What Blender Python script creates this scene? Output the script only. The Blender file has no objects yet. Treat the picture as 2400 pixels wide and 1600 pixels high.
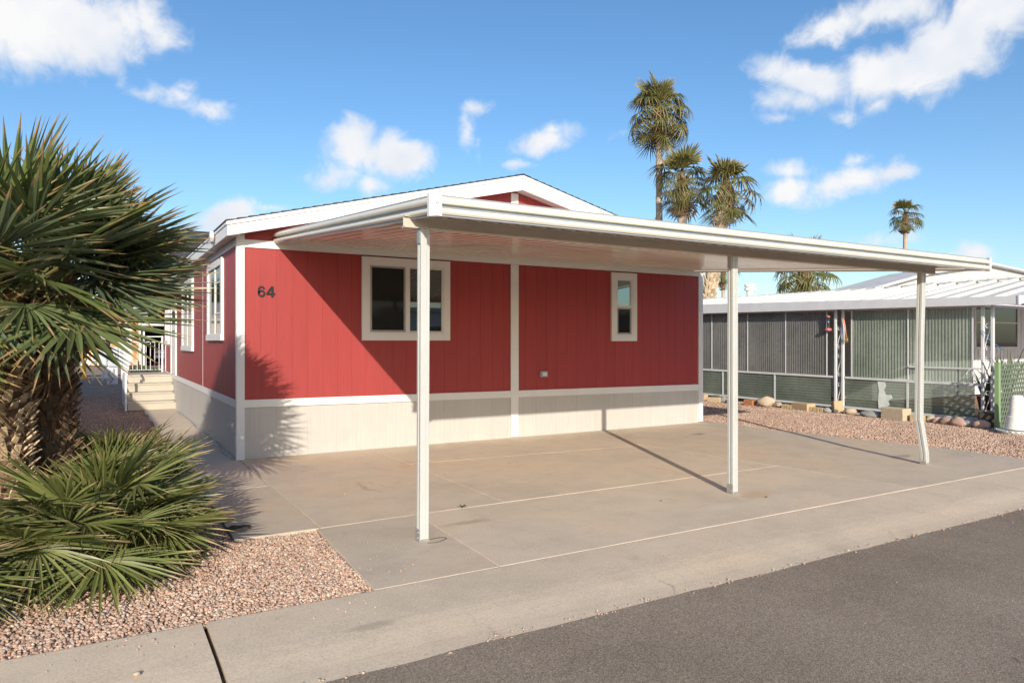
import bpy, math, random
import numpy as np
from mathutils import Vector, Matrix, noise as mnoise

S = bpy.context.scene
R = math.radians
random.seed(7)

# ------------------------------------------------------------------ camera, sky, sun, exposure
cam_d = bpy.data.cameras.new('camera')
cam = bpy.data.objects.new('camera', cam_d)
S.collection.objects.link(cam)
FWD = Vector((.5105, .8599, 0)).normalized()
cam.location = (-1.589, -9.587, 1.52)
cam.rotation_euler = FWD.to_track_quat('-Z', 'Y').to_euler()
cam_d.sensor_width = 36
cam_d.lens = 36 * 1650 / 2400
cam_d.clip_start = .05
cam_d.clip_end = 3000
S.camera = cam
S.render.resolution_x, S.render.resolution_y = 1024, 682

SUN_DIR = Vector((.434, 1, -.406)).normalized()     # the way the light travels
sun_d = bpy.data.lights.new('sun', 'SUN')
sun_d.energy = 4.0
sun_d.angle = R(.5)
sun_d.color = (1, .905, .76)
sun = bpy.data.objects.new('sun', sun_d)
sun.rotation_euler = SUN_DIR.to_track_quat('-Z', 'Y').to_euler()
sun.location = (-6, -16, 9)
S.collection.objects.link(sun)

CLOUDS = [(-0.072,0.934,0.351,0.975,-0.009,0.224,0.095,0.049,1.1),(-0.013,0.934,0.357,1,0.004,0.024,0.072,0.052,1.1),(0.047,0.927,0.373,0.964,0.056,-0.26,0.051,0.03,0.8),
(-0.015,0.943,0.331,1,0.013,0.008,0.029,0.014,0.6),(0.088,0.928,0.363,0.982,-0.02,-0.186,0.018,0.007,0.45),(0.028,0.952,0.305,0.984,-0.08,0.159,0.015,0.016,0.42),
(0.057,0.953,0.296,0.992,-0.02,-0.128,0.032,0.009,0.4),(0.094,0.95,0.299,0.974,-0.026,-0.226,0.028,0.017,0.6),(0.124,0.95,0.287,0.992,-0.122,-0.022,0.037,0.014,0.7),
(0.103,0.944,0.312,0.979,-0.151,0.133,0.017,0.012,0.4),(0.299,0.918,0.26,0.944,-0.324,0.056,0.035,0.034,1.1),(0.354,0.902,0.246,0.935,-0.341,-0.094,0.049,0.03,1.1),
(0.275,0.935,0.223,0.92,-0.324,0.222,0.042,0.022,0.8),(0.329,0.919,0.218,0.937,-0.346,0.041,0.034,0.019,0.6),(0.284,0.924,0.256,0.949,-0.308,0.06,0.022,0.02,0.6),
(0.44,0.842,0.313,0.845,-0.506,0.173,0.026,0.012,0.6),(0.435,0.852,0.289,0.888,-0.46,0.018,0.015,0.031,0.5),(0.453,0.848,0.274,0.881,-0.474,0.012,0.01,0.023,0.35),
(0.526,0.805,0.274,0.813,-0.57,0.118,0.052,0.02,0.9),(0.538,0.793,0.287,0.83,-0.557,-0.017,0.025,0.014,0.7),(0.502,0.829,0.245,0.855,-0.518,-0.002,0.025,0.009,0.65),
(0.845,0.392,0.363,0.317,-0.915,0.249,0.075,0.037,1.1),(0.837,0.433,0.334,0.303,-0.876,0.374,0.073,0.044,1.2),(0.81,0.491,0.319,0.447,-0.871,0.204,0.066,0.033,1.15),
(0.763,0.526,0.377,0.534,-0.841,0.092,0.048,0.023,0.85),(0.789,0.479,0.385,0.552,-0.827,-0.104,0.079,0.023,0.9),(0.763,0.561,0.322,0.646,-0.672,-0.361,0.065,0.024,1.05),
(0.752,0.584,0.306,0.637,-0.762,-0.114,0.044,0.021,0.75),(0.751,0.595,0.285,0.642,-0.76,-0.104,0.025,0.009,0.5),(0.814,0.504,0.288,0.415,-0.852,0.319,0.03,0.015,0.65),
(0.793,0.541,0.279,0.588,-0.799,-0.124,0.029,0.011,0.55),(0.776,0.602,0.191,0.553,-0.794,0.254,0.05,0.022,0.9),(0.815,0.544,0.201,0.528,-0.839,0.131,0.069,0.018,0.95),
(0.771,0.598,0.217,0.625,-0.776,-0.083,0.045,0.016,0.6),(0.842,0.5,0.206,0.513,-0.858,-0.014,0.027,0.012,0.7),(0.816,0.533,0.223,0.475,-0.838,0.268,0.027,0.011,0.5),
(0.153,0.975,0.161,0.925,-0.198,0.325,0.048,0.021,1),(0.199,0.964,0.175,0.963,-0.225,0.148,0.022,0.008,0.6),(0.894,0.435,0.108,0.444,-0.893,-0.071,0.026,0.018,0.8),
(0.844,0.523,0.122,0.532,-0.844,-0.063,0.033,0.014,0.5),(0.861,0.493,0.126,0.503,-0.861,-0.07,0.027,0.012,0.35),(0.609,0.744,0.276,0.718,-0.665,0.205,0.034,0.009,0.3)]
# the sky goes on all round with the same kind of scattered cloud
rc = random.Random(3)
for k in range(6):
    az = R(150 + k * 42 + rc.uniform(-8, 8)); el = R(rc.uniform(10, 38))
    c = Vector((math.sin(az) * math.cos(el), math.cos(az) * math.cos(el), math.sin(el)))
    t = Vector((math.cos(az), -math.sin(az), rc.uniform(-.15, .15))).normalized()
    CLOUDS.append((*c, *t, rc.uniform(.05, .12), rc.uniform(.02, .05), rc.uniform(.6, 1.1)))

world = bpy.data.worlds.new('World')
S.world = world
world.use_nodes = True
def build_world():
    nt = world.node_tree; nt.nodes.clear(); N = nt.nodes.new; L = nt.links.new
    out = N('ShaderNodeOutputWorld'); bg = N('ShaderNodeBackground'); L(bg.outputs[0], out.inputs[0])
    sky = N('ShaderNodeTexSky'); sky.sky_type = 'NISHITA'; sky.sun_disc = False
    sky.sun_elevation = R(20.4); sky.sun_rotation = math.atan2(-SUN_DIR.x, -SUN_DIR.y)
    sky.altitude = 350; sky.air_density = 1.0; sky.dust_density = 1.2; sky.ozone_density = 2.5
    tc = N('ShaderNodeTexCoord')
    nz = N('ShaderNodeTexNoise'); nz.inputs['Scale'].default_value = 9; nz.inputs['Detail'].default_value = 6; nz.inputs['Roughness'].default_value = .6
    L(tc.outputs['Generated'], nz.inputs['Vector'])
    sb = N('ShaderNodeVectorMath'); sb.operation = 'SUBTRACT'; sb.inputs[1].default_value = (.5, .5, .5); L(nz.outputs['Color'], sb.inputs[0])
    sc = N('ShaderNodeVectorMath'); sc.operation = 'SCALE'; sc.inputs['Scale'].default_value = .055; L(sb.outputs[0], sc.inputs[0])
    ad = N('ShaderNodeVectorMath'); ad.operation = 'ADD'; L(tc.outputs['Generated'], ad.inputs[0]); L(sc.outputs[0], ad.inputs[1])
    prev = None
    for (cx, cy, cz, tx, ty, tz, sx, sy, amp) in CLOUDS:
        c = Vector((cx, cy, cz)).normalized(); t = Vector((tx, ty, tz)); t = (t - c * t.dot(c)).normalized(); b = c.cross(t)
        m = Matrix((t, b, c)).transposed()
        mp = N('ShaderNodeMapping'); mp.vector_type = 'TEXTURE'
        mp.inputs['Location'].default_value = c; mp.inputs['Rotation'].default_value = m.to_euler(); mp.inputs['Scale'].default_value = (sx * 1.15, sy * 1.2, .5)
        L(ad.outputs[0], mp.inputs['Vector'])
        ln = N('ShaderNodeVectorMath'); ln.operation = 'LENGTH'; L(mp.outputs[0], ln.inputs[0])
        ma = N('ShaderNodeMath'); ma.operation = 'MULTIPLY_ADD'; ma.inputs[1].default_value = -amp * .9; ma.inputs[2].default_value = amp; L(ln.outputs['Value'], ma.inputs[0])
        if prev is None: prev = ma
        else:
            mx = N('ShaderNodeMath'); mx.operation = 'SMOOTH_MAX'; mx.inputs[2].default_value = .15; L(prev.outputs[0], mx.inputs[0]); L(ma.outputs[0], mx.inputs[1]); prev = mx
    n2 = N('ShaderNodeTexNoise'); n2.inputs['Scale'].default_value = 27; n2.inputs['Detail'].default_value = 7; n2.inputs['Roughness'].default_value = .58; n2.inputs['Distortion'].default_value = .4
    L(tc.outputs['Generated'], n2.inputs['Vector'])
    f1 = N('ShaderNodeMath'); f1.operation = 'MULTIPLY_ADD'; f1.inputs[1].default_value = 1.15; L(n2.outputs['Fac'], f1.inputs[0]); L(prev.outputs[0], f1.inputs[2])
    den = N('ShaderNodeMapRange'); den.interpolation_type = 'SMOOTHSTEP'; den.inputs['From Min'].default_value = .66; den.inputs['From Max'].default_value = 1.32; L(f1.outputs[0], den.inputs['Value'])
    # cloud brightness: thick middles a little greyer below
    shade = N('ShaderNodeMapRange'); shade.inputs['From Min'].default_value = .35; shade.inputs['From Max'].default_value = .65
    n3 = N('ShaderNodeTexNoise'); n3.inputs['Scale'].default_value = 13; n3.inputs['Detail'].default_value = 4
    of = N('ShaderNodeVectorMath'); of.operation = 'ADD'; of.inputs[1].default_value = (.02, .03, .035); L(tc.outputs['Generated'], of.inputs[0]); L(of.outputs[0], n3.inputs['Vector']); L(n3.outputs['Fac'], shade.inputs['Value'])
    cc = N('ShaderNodeMix'); cc.data_type = 'RGBA'; cc.inputs[6].default_value = (4.7, 5.0, 5.5, 1); cc.inputs[7].default_value = (5.75, 5.75, 5.8, 1); L(shade.outputs[0], cc.inputs[0])
    hs = N('ShaderNodeHueSaturation'); hs.inputs['Saturation'].default_value = SKY_SAT; hs.inputs['Value'].default_value = SKY_VAL; L(sky.outputs[0], hs.inputs['Color'])
    mix = N('ShaderNodeMix'); mix.data_type = 'RGBA'; L(den.outputs[0], mix.inputs[0]); L(hs.outputs[0], mix.inputs[6]); L(cc.outputs[2], mix.inputs[7])
    L(mix.outputs[2], bg.inputs['Color']); bg.inputs['Strength'].default_value = .125
SKY_SAT, SKY_VAL = 1.17, 1.05
build_world()
S.view_settings.view_transform = 'Standard'; S.view_settings.look = 'None'
S.view_settings.exposure = 0.42; S.view_settings.gamma = 1.0; S.view_settings.use_curve_mapping = False
try:
    S.cycles.max_bounces = 6; S.cycles.transparent_max_bounces = 12; S.cycles.use_denoising = True
    S.cycles.sample_clamp_indirect = 6
except Exception: pass

# ------------------------------------------------------------------ helpers
COL = S.collection
WL = {}
class MB:
    def __init__(s): s.v = []; s.f = []
    def add(s, vs, fs):
        n = len(s.v); s.v += [tuple(p) for p in vs]; s.f += [tuple(i + n for i in f) for f in fs]; return s
    def box(s, x0, x1, y0, y1, z0, z1):
        return s.hexa([(x0,y0,z0),(x1,y0,z0),(x1,y1,z0),(x0,y1,z0),(x0,y0,z1),(x1,y0,z1),(x1,y1,z1),(x0,y1,z1)])
    def hexa(s, p):
        return s.add(p, [(3,2,1,0),(4,5,6,7),(0,1,5,4),(1,2,6,5),(2,3,7,6),(3,0,4,7)])
    def bbox(s, x0, x1, y0, y1, z0, z1, b=.006):
        # box with bevelled top and sides
        c = [(x0+b,y0),(x1-b,y0),(x1,y0+b),(x1,y1-b),(x1-b,y1),(x0+b,y1),(x0,y1-b),(x0,y0+b)]
        ci = [(min(max(x,x0+b),x1-b), min(max(y,y0+b),y1-b)) for x, y in c]
        v = [(x,y,z0) for x,y in c] + [(x,y,z1-b) for x,y in c] + [(x,y,z1) for x,y in ci]
        f = [tuple(range(7,-1,-1))]
        for k in range(2):
            for i in range(8): j = (i+1) % 8; f.append((k*8+i, k*8+j, k*8+8+j, k*8+8+i))
        f.append((16,17+0,18,19,20,21,22,23)); return s.add(v, f)
    def poly(s, pts, d):
        # polygon extruded by the vector d
        n = len(pts); d = Vector(d); v = [Vector(p) for p in pts]; v += [p + d for p in v[:n]]
        f = [tuple(range(n-1,-1,-1)), tuple(range(n, 2*n))] + [(i,(i+1)%n,n+(i+1)%n,n+i) for i in range(n)]
        return s.add(v, f)
    def sweep(s, prof, path, closed=True, caps=True):
        # prof: list of (a,b) offsets, path: list of (point, avec, bvec)
        n = len(prof); m = len(path); v = []
        for P, A, B in path:
            P = Vector(P); A = Vector(A); B = Vector(B); v += [P + A*a + B*b for a, b in prof]
        f = []
        for k in range(m-1):
            for i in range(n if closed else n-1): j = (i+1) % n; f.append((k*n+i, k*n+j, (k+1)*n+j, (k+1)*n+i))
        if caps and closed: f += [tuple(range(n-1,-1,-1)), tuple((m-1)*n+i for i in range(n))]
        return s.add(v, f)
    def tube(s, pts, r, n=6, r2=None):
        pts = [Vector(p) for p in pts]; m = len(pts); path = []
        ref = Vector((0,0,1))
        for i, p in enumerate(pts):
            d = (pts[min(i+1,m-1)] - pts[max(i-1,0)]).normalized()
            a = d.cross(ref)
            if a.length < .05: a = d.cross(Vector((1,0,0)))
            a.normalize(); b = a.cross(d).normalized()
            rr = r if r2 is None else r + (r2 - r) * i / (m - 1)
            path.append((p, a*rr, b*rr))
        return s.sweep([(math.cos(2*math.pi*k/n), math.sin(2*math.pi*k/n)) for k in range(n)], path)
    def lathe(s, prof, c, n=16):
        # prof: (r,z) from bottom to top around a vertical axis at c
        c = Vector(c); m = len(prof)
        v = [c + Vector((r*math.cos(2*math.pi*k/n), r*math.sin(2*math.pi*k/n), z)) for r, z in prof for k in range(n)]
        f = [(q*n+i, q*n+(i+1)%n, (q+1)*n+(i+1)%n, (q+1)*n+i) for q in range(m-1) for i in range(n)]
        f += [tuple(range(n-1,-1,-1)), tuple((m-1)*n+i for i in range(n))]
        return s.add(v, f)
    def build(s, name, mat, parent=None, smooth=False):
        off = WL.get(parent.name, Vector()) if parent else Vector()
        me = bpy.data.meshes.new(name); me.from_pydata([tuple(Vector(p) - off) for p in s.v], [], s.f)
        me.validate(); me.update()
        o = bpy.data.objects.new(name, me); COL.objects.link(o); me.materials.append(MT[mat] if isinstance(mat, str) else mat)
        if smooth:
            for p in me.polygons: p.use_smooth = True
        if parent: o.parent = parent; WL[o.name] = off.copy()
        else: WL[o.name] = Vector()
        return o
def tag(o, label=None, cat=None, group=None, kind=None):
    if label: o['label'] = label
    if cat: o['category'] = cat
    if group: o['group'] = group
    if kind: o['kind'] = kind
    return o
def thing(name, loc, label, cat, group=None):
    o = bpy.data.objects.new(name, None); COL.objects.link(o); o.location = loc; o.empty_display_size = .2
    WL[o.name] = Vector(loc); return tag(o, label, cat, group)
def inst(mesh, name, parent, mat4):
    o = bpy.data.objects.new(name, mesh); COL.objects.link(o); o.parent = parent; o.matrix_local = mat4; return o
def box(name, mat, parent, *a): return MB().box(*a).build(name, mat, parent)
def fastmesh(name, verts, faces, mat, cols=None):
    me = bpy.data.meshes.new(name); nv = len(verts); nf, k = faces.shape
    me.vertices.add(nv); me.vertices.foreach_set('co', verts.astype(np.float32).ravel())
    me.loops.add(nf * k); me.loops.foreach_set('vertex_index', faces.astype(np.int32).ravel())
    me.polygons.add(nf); me.polygons.foreach_set('loop_start', np.arange(0, nf*k, k, dtype=np.int32))
    if cols is not None:
        a = me.color_attributes.new('tint', 'FLOAT_COLOR', 'POINT'); a.data.foreach_set('color', cols.astype(np.float32).ravel())
    me.update(calc_edges=True); me.validate(); me.materials.append(MT[mat])
    return me

# ------------------------------------------------------------------ materials
MT = {}
def nmat(name):
    m = bpy.data.materials.new(name); m.use_nodes = True; nt = m.node_tree
    MT[name] = m; return nt, nt.nodes['Principled BSDF'], nt.nodes.new, nt.links.new
def noise_node(N, L, src, scale, detail=5, rough=.55, dist=0):
    n = N('ShaderNodeTexNoise'); n.inputs['Scale'].default_value = scale; n.inputs['Detail'].default_value = detail
    n.inputs['Roughness'].default_value = rough; n.inputs['Distortion'].default_value = dist
    L(src, n.inputs['Vector']); return n
def ramp(N, L, src, stops):
    r = N('ShaderNodeValToRGB'); e = r.color_ramp.elements
    while len(e) < len(stops): e.new(.5)
    for i, (p, c) in enumerate(stops): e[i].position = p; e[i].color = (*c, 1) if len(c) == 3 else c
    L(src, r.inputs[0]); return r
def mixc(N, L, fac, a, b, mode='MIX'):
    m = N('ShaderNodeMix'); m.data_type = 'RGBA'; m.blend_type = mode
    for s, i in ((fac, 0), (a, 6), (b, 7)):
        if hasattr(s, 'is_linked') or hasattr(s, 'links'): L(s, m.inputs[i])
        elif i == 0: m.inputs[0].default_value = s
        else: m.inputs[i].default_value = (*s, 1)
    return m.outputs[2]
def mat(name, col, rough=.6, var=.08, vs=5, bump=0, bs=150, spec=.4, metal=0, stretch=(1,1,1), rnd=0, bd=.003, dirt=0, dirtcol=(.25,.2,.15)):
    nt, b, N, L = nmat(name)
    tc = N('ShaderNodeTexCoord'); mp = N('ShaderNodeMapping'); mp.inputs['Scale'].default_value = stretch; L(tc.outputs['Object'], mp.inputs['Vector'])
    n = noise_node(N, L, mp.outputs[0], vs)
    r = ramp(N, L, n.outputs['Fac'], [(.3, [c*(1-var) for c in col]), (.7, [min(1, c*(1+var)) for c in col])])
    c = r.outputs[0]
    if dirt:
        d = noise_node(N, L, tc.outputs['Object'], 2.3, 8, .65)
        dr = ramp(N, L, d.outputs['Fac'], [(.5, (0,0,0)), (.75, (dirt,)*3)])
        c = mixc(N, L, dr.outputs[0], c, dirtcol)
    if rnd:
        oi = N('ShaderNodeObjectInfo'); mr = N('ShaderNodeMapRange'); mr.inputs['To Min'].default_value = 1-rnd; mr.inputs['To Max'].default_value = 1+rnd
        L(oi.outputs['Random'], mr.inputs['Value']); h = N('ShaderNodeHueSaturation'); L(mr.outputs[0], h.inputs['Value']); L(c, h.inputs['Color']); c = h.outputs[0]
    L(c, b.inputs['Base Color'])
    b.inputs['Roughness'].default_value = rough; b.inputs['Specular IOR Level'].default_value = spec; b.inputs['Metallic'].default_value = metal
    if bump:
        n2 = noise_node(N, L, mp.outputs[0], bs, 4); bp = N('ShaderNodeBump'); bp.inputs['Strength'].default_value = bump; bp.inputs['Distance'].default_value = bd
        L(n2.outputs['Fac'], bp.inputs['Height']); L(bp.outputs[0], b.inputs['Normal'])
    return MT[name]

mat('red_paint', (.325, .047, .046), .55, .06, 6, .2, 30, stretch=(6,6,.35), rnd=.03, spec=.35, dirt=.10, dirtcol=(.34,.09,.08))
mat('beige_paint', (.495, .475, .45), .6, .05, 6, .3, 30, stretch=(6,6,.35), rnd=.02, spec=.3, dirt=.12)
mat('white_paint', (.72, .72, .715), .5, .03, 3, .12, 60, dirt=.06)
mat('white_vinyl', (.70, .69, .67), .35, .02, 3)
mat('cream_metal', (.70, .665, .58), .32, .05, 2, spec=.5, dirt=.16, dirtcol=(.5,.45,.36))
mat('pan_metal', (.74, .685, .61), .14, .05, 1.5, spec=.85, metal=.12)
mat('groove_shade', (.34, .38, .43), .35, .06, 4, metal=.3)  # blue-grey shade of the fascia grooves put into the colour
mat('beam_metal', (.52, .47, .40), .4, .05, 3)
mat('post_metal', (.48, .49, .475), .35, .04, 3, spec=.5, dirt=.18, dirtcol=(.36,.33,.28))
mat('galvanised', (.5, .5, .49), .4, .15, 25, metal=.7)
mat('soffit', (.66, .62, .58), .6, .05, 3)
mat('shingle', (.055, .055, .06), .9, .5, 14, .6, 120, stretch=(1,1,1))
mat('black_metal', (.02, .02, .022), .4, .1, 4)
mat('dark_interior', (.03, .03, .03), .8, .2, 3)
mat('grey_plastic', (.32, .32, .33), .5, .08, 5)
mat('tread', (.47, .425, .35), .65, .05, 4, .2, 80)
mat('alu_white', (.64, .645, .66), .4, .05, 4, spec=.5, dirt=.15, dirtcol=(.35,.35,.36))
mat('roof_coat', (.57, .56, .54), .55, .08, 2, .2, 20, dirt=.25, dirtcol=(.4,.39,.37))
mat('neighbour_wall', (.68, .68, .69), .5, .04, 3)
mat('lattice_green', (.15, .185, .135), .6, .12, 6)
mat('pale_green', (.24, .35, .18), .55, .08, 6)
mat('white_plaster', (.76, .75, .71), .8, .08, 14, .5, 60)
mat('iron_white', (.70, .70, .72), .5, .06, 8)
mat('rust', (.30, .14, .07), .8, .3, 20)
mat('rock_tan', (.48, .39, .29), .85, .15, 9, .6, 30, rnd=.08)
mat('rock_grey', (.26, .26, .25), .85, .25, 9, .6, 30, rnd=.12)
mat('rock_dark', (.12, .12, .12), .85, .25, 9, .6, 30, rnd=.12)
mat('rock_pink', (.44, .30, .24), .85, .2, 9, .6, 30, rnd=.1)
mat('brick_tan', (.50, .38, .23), .9, .12, 12, .6, 50, rnd=.06)
mat('brick_red', (.38, .17, .08), .9, .15, 12, .6, 50)
mat('block_beige', (.52, .43, .31), .9, .1, 14, .6, 60)
mat('yellow_paint', (.80, .42, .02), .5, .1, 4)
mat('orange_paint', (.54, .26, .08), .6, .08, 4)
mat('stucco', (.78, .74, .67), .85, .05, 5, .4, 40)
mat('grey_box', (.52, .57, .60), .5, .08, 4)
mat('car_paint', (.16, .17, .18), .25, .05, 2, spec=.6)
mat('car_silver', (.55, .56, .58), .25, .05, 2, metal=.6)
mat('rubber', (.015, .015, .015), .8, .2, 8)
mat('curtain', (.62, .66, .62), .9, .25, 9, stretch=(8,1,.1))
mat('pink_plastic', (.48, .15, .16), .4, .06, 5)
mat('ribbon', (.80, .30, .20), .6, .1, 8)
mat('gold', (.72, .50, .18), .35, .15, 12, metal=.5)
mat('blue_rope', (.05, .22, .45), .6, .1, 20)
mat('terracotta', (.13, .07, .05), .8, .1, 8)
mat('sword_leaf', (.10, .14, .05), .45, .35, 9, rnd=.15)
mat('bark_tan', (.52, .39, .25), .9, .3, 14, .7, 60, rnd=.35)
mat('bark_shade', (.17, .11, .07), .9, .3, 14, .7, 60, rnd=.35)  # darker copy of the tan bark, the rear trunk's shade in its colour
mat('bark_core', (.12, .075, .045), .95, .35, 12, .8, 60)
mat('fibre', (.20, .12, .065), .9, .3, 12)
mat('palm_trunk', (.44, .37, .30), .9, .15, 3, .25, 14, stretch=(1,1,3))
mat('dead_bark', (.05, .042, .035), .9, .35, 30, .8, 80)
mat('pale_patch', (.66, .72, .68), .7, .1, 8)
mat('green_leaf', (.07, .10, .03), .6, .5, 4)
mat('cable_black', (.04, .04, .045), .5, .1, 5)
mat('wire', (.16, .13, .10), .5, .2, 8, metal=.5)

def glass(name, base, gl, tint, rough=.015):
    nt, b, N, L = nmat(name)
    b.inputs['Base Color'].default_value = (*base, 1); b.inputs['Roughness'].default_value = .5; b.inputs['Specular IOR Level'].default_value = 0
    g = N('ShaderNodeBsdfGlossy'); g.inputs['Roughness'].default_value = rough; g.inputs['Color'].default_value = (*tint, 1)
    lw = N('ShaderNodeFresnel'); lw.inputs['IOR'].default_value = 1.5
    a = N('ShaderNodeMath'); a.operation = 'ADD'; a.inputs[1].default_value = gl; L(lw.outputs[0], a.inputs[0])
    tc = N('ShaderNodeTexCoord'); n = noise_node(N, L, tc.outputs['Object'], 1.6, 1); bp = N('ShaderNodeBump'); bp.inputs['Strength'].default_value = .04; bp.inputs['Distance'].default_value = .01
    L(n.outputs['Fac'], bp.inputs['Height']); L(bp.outputs[0], g.inputs['Normal'])
    mx = N('ShaderNodeMixShader'); L(a.outputs[0], mx.inputs[0]); L(b.outputs[0], mx.inputs[1]); L(g.outputs[0], mx.inputs[2])
    L(mx.outputs[0], nt.nodes['Material Output'].inputs[0])
glass('window_glass', (.02, .022, .022), .10, (.9, .95, .95))
glass('low_e_glass', (.02, .025, .026), .30, (.75, .95, .95))
glass('screen_glass', (.016, .016, .015), -.02, (.8, .8, .8), .06)

def corrugated(name, col, col2, alpha):
    # weathered fibreglass sheet that lets some light through
    nt, b, N, L = nmat(name)
    tc = N('ShaderNodeTexCoord'); n = noise_node(N, L, tc.outputs['Object'], 1.3, 6, .6)
    r = ramp(N, L, n.outputs['Fac'], [(.3, col), (.72, col2)])
    n2 = noise_node(N, L, tc.outputs['Object'], 9, 6, .7)
    c = mixc(N, L, .35, r.outputs[0], n2.outputs['Fac'], 'OVERLAY'); L(c, b.inputs['Base Color'])
    b.inputs['Roughness'].default_value = .35; b.inputs['Specular IOR Level'].default_value = .5
    t = N('ShaderNodeBsdfTransparent'); t.inputs[0].default_value = (.75, .85, .78, 1)
    mx = N('ShaderNodeMixShader'); mx.inputs[0].default_value = alpha; L(t.outputs[0], mx.inputs[1]); L(b.outputs[0], mx.inputs[2]); L(mx.outputs[0], nt.nodes['Material Output'].inputs[0])
corrugated('sheet_grey', (.13, .135, .13), (.24, .235, .225), .85)
corrugated('sheet_green', (.17, .21, .17), (.30, .35, .29), .8)
corrugated('sheet_low', (.105, .13, .105), (.19, .22, .185), .84)

def concrete(name, base, warm, stains_and_shade=()):
    nt, b, N, L = nmat(name)
    tc = N('ShaderNodeTexCoord'); P = tc.outputs['Object']
    big = noise_node(N, L, P, .7, 6, .6, .3); mid = noise_node(N, L, P, 3.5, 8, .68); fine = noise_node(N, L, P, 75, 4, .8)
    c = ramp(N, L, big.outputs['Fac'], [(.3, [x*.86 for x in base]), (.5, base), (.68, warm)]).outputs[0]
    m = ramp(N, L, mid.outputs['Fac'], [(.25, (.80,.78,.76)), (.5, (1,1,1)), (.76, (1.08,1.07,1.05))]); c = mixc(N, L, .6, c, m.outputs[0], 'MULTIPLY')
    f = ramp(N, L, fine.outputs['Fac'], [(.32, (.72,.71,.70)), (.5, (1,1,1)), (.68, (1.16,1.16,1.15))]); c = mixc(N, L, .8, c, f.outputs[0], 'MULTIPLY')
    # small dark flecks and pale scuffs
    v = N('ShaderNodeTexVoronoi'); v.inputs['Scale'].default_value = 5; v.inputs['Randomness'].default_value = 1; L(P, v.inputs['Vector'])
    fl = ramp(N, L, v.outputs['Distance'], [(.02, (.35,.32,.3)), (.035, (1,1,1))]); c = mixc(N, L, .55, c, fl.outputs[0], 'MULTIPLY')
    mp = N('ShaderNodeMapping'); mp.inputs['Scale'].default_value = (.5, 6, 1); mp.inputs['Rotation'].default_value = (0,0,R(4)); L(P, mp.inputs['Vector'])
    sc = noise_node(N, L, mp.outputs[0], 3, 7, .7); sr = ramp(N, L, sc.outputs['Fac'], [(.62, (0,0,0)), (.78, (.35,.35,.35))]); c = mixc(N, L, sr.outputs[0], c, [min(1, x*1.3) for x in base])
    sd = noise_node(N, L, P, 1.1, 7, .72, .6); sdr = ramp(N, L, sd.outputs['Fac'], [(.62, (0,0,0)), (.84, (.4,.4,.4))]); c = mixc(N, L, sdr.outputs[0], c, [x*.5 for x in base])
    wv = N('ShaderNodeVectorMath'); wv.operation = 'MULTIPLY_ADD'; wn = noise_node(N, L, P, 2.5, 6, .7); L(wn.outputs['Color'], wv.inputs[0]); wv.inputs[1].default_value = (.5,.5,0); L(P, wv.inputs[2])
    ck = N('ShaderNodeTexVoronoi'); ck.feature = 'DISTANCE_TO_EDGE'; ck.inputs['Scale'].default_value = .42; L(wv.outputs[0], ck.inputs['Vector'])
    ckr = ramp(N, L, ck.outputs['Distance'], [(.0012, (.9,.9,.9)), (.003, (0,0,0))]); cm = noise_node(N, L, P, .8, 3); cmr = ramp(N, L, cm.outputs['Fac'], [(.55, (0,0,0)), (.63, (.6,.6,.6))])
    c = mixc(N, L, mixc(N, L, 1.0, ckr.outputs[0], cmr.outputs[0], 'MULTIPLY'), c, [x*.35 for x in base])
    for (sx, sy, rx, ry, amt, col) in stains_and_shade:
        mp2 = N('ShaderNodeMapping'); mp2.vector_type = 'TEXTURE'; mp2.inputs['Location'].default_value = (sx, sy, 0); mp2.inputs['Scale'].default_value = (rx, ry, 1); L(P, mp2.inputs['Vector'])
        ln_ = N('ShaderNodeVectorMath'); ln_.operation = 'LENGTH'; L(mp2.outputs[0], ln_.inputs[0])
        sm = N('ShaderNodeMath'); sm.operation = 'MULTIPLY_ADD'; sm.inputs[1].default_value = 1.1; L(mid.outputs['Fac'], sm.inputs[0]); L(ln_.outputs['Value'], sm.inputs[2])
        st = ramp(N, L, sm.outputs[0], [(.75, (amt,)*3), (1.5/1.5, (0,0,0))]); c = mixc(N, L, st.outputs[0], c, col)
    br = N('ShaderNodeMapping'); br.inputs['Scale'].default_value = (4, 90, 1); L(P, br.inputs['Vector']); bn = noise_node(N, L, br.outputs[0], 1.5, 3, .6)
    brr = ramp(N, L, bn.outputs['Fac'], [(.3, (.93,.925,.92)), (.7, (1.05,1.05,1.05))]); c = mixc(N, L, .8, c, brr.outputs[0], 'MULTIPLY')
    oi = N('ShaderNodeObjectInfo'); mr = N('ShaderNodeMapRange'); mr.inputs['To Min'].default_value = .92; mr.inputs['To Max'].default_value = 1.05; L(oi.outputs['Random'], mr.inputs['Value'])
    h = N('ShaderNodeHueSaturation'); L(mr.outputs[0], h.inputs['Value']); L(c, h.inputs['Color']); L(h.outputs[0], b.inputs['Base Color'])
    b.inputs['Roughness'].default_value = .85; b.inputs['Specular IOR Level'].default_value = .25
    bp = N('ShaderNodeBump'); bp.inputs['Strength'].default_value = .35; bp.inputs['Distance'].default_value = .002; L(fine.outputs['Fac'], bp.inputs['Height'])
    b2 = N('ShaderNodeBump'); b2.inputs['Strength'].default_value = .25; b2.inputs['Distance'].default_value = .012; L(mid.outputs['Fac'], b2.inputs['Height']); L(bp.outputs[0], b2.inputs['Normal']); L(b2.outputs[0], b.inputs['Normal'])
concrete('concrete', (.60, .505, .395), (.64, .505, .37))
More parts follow.
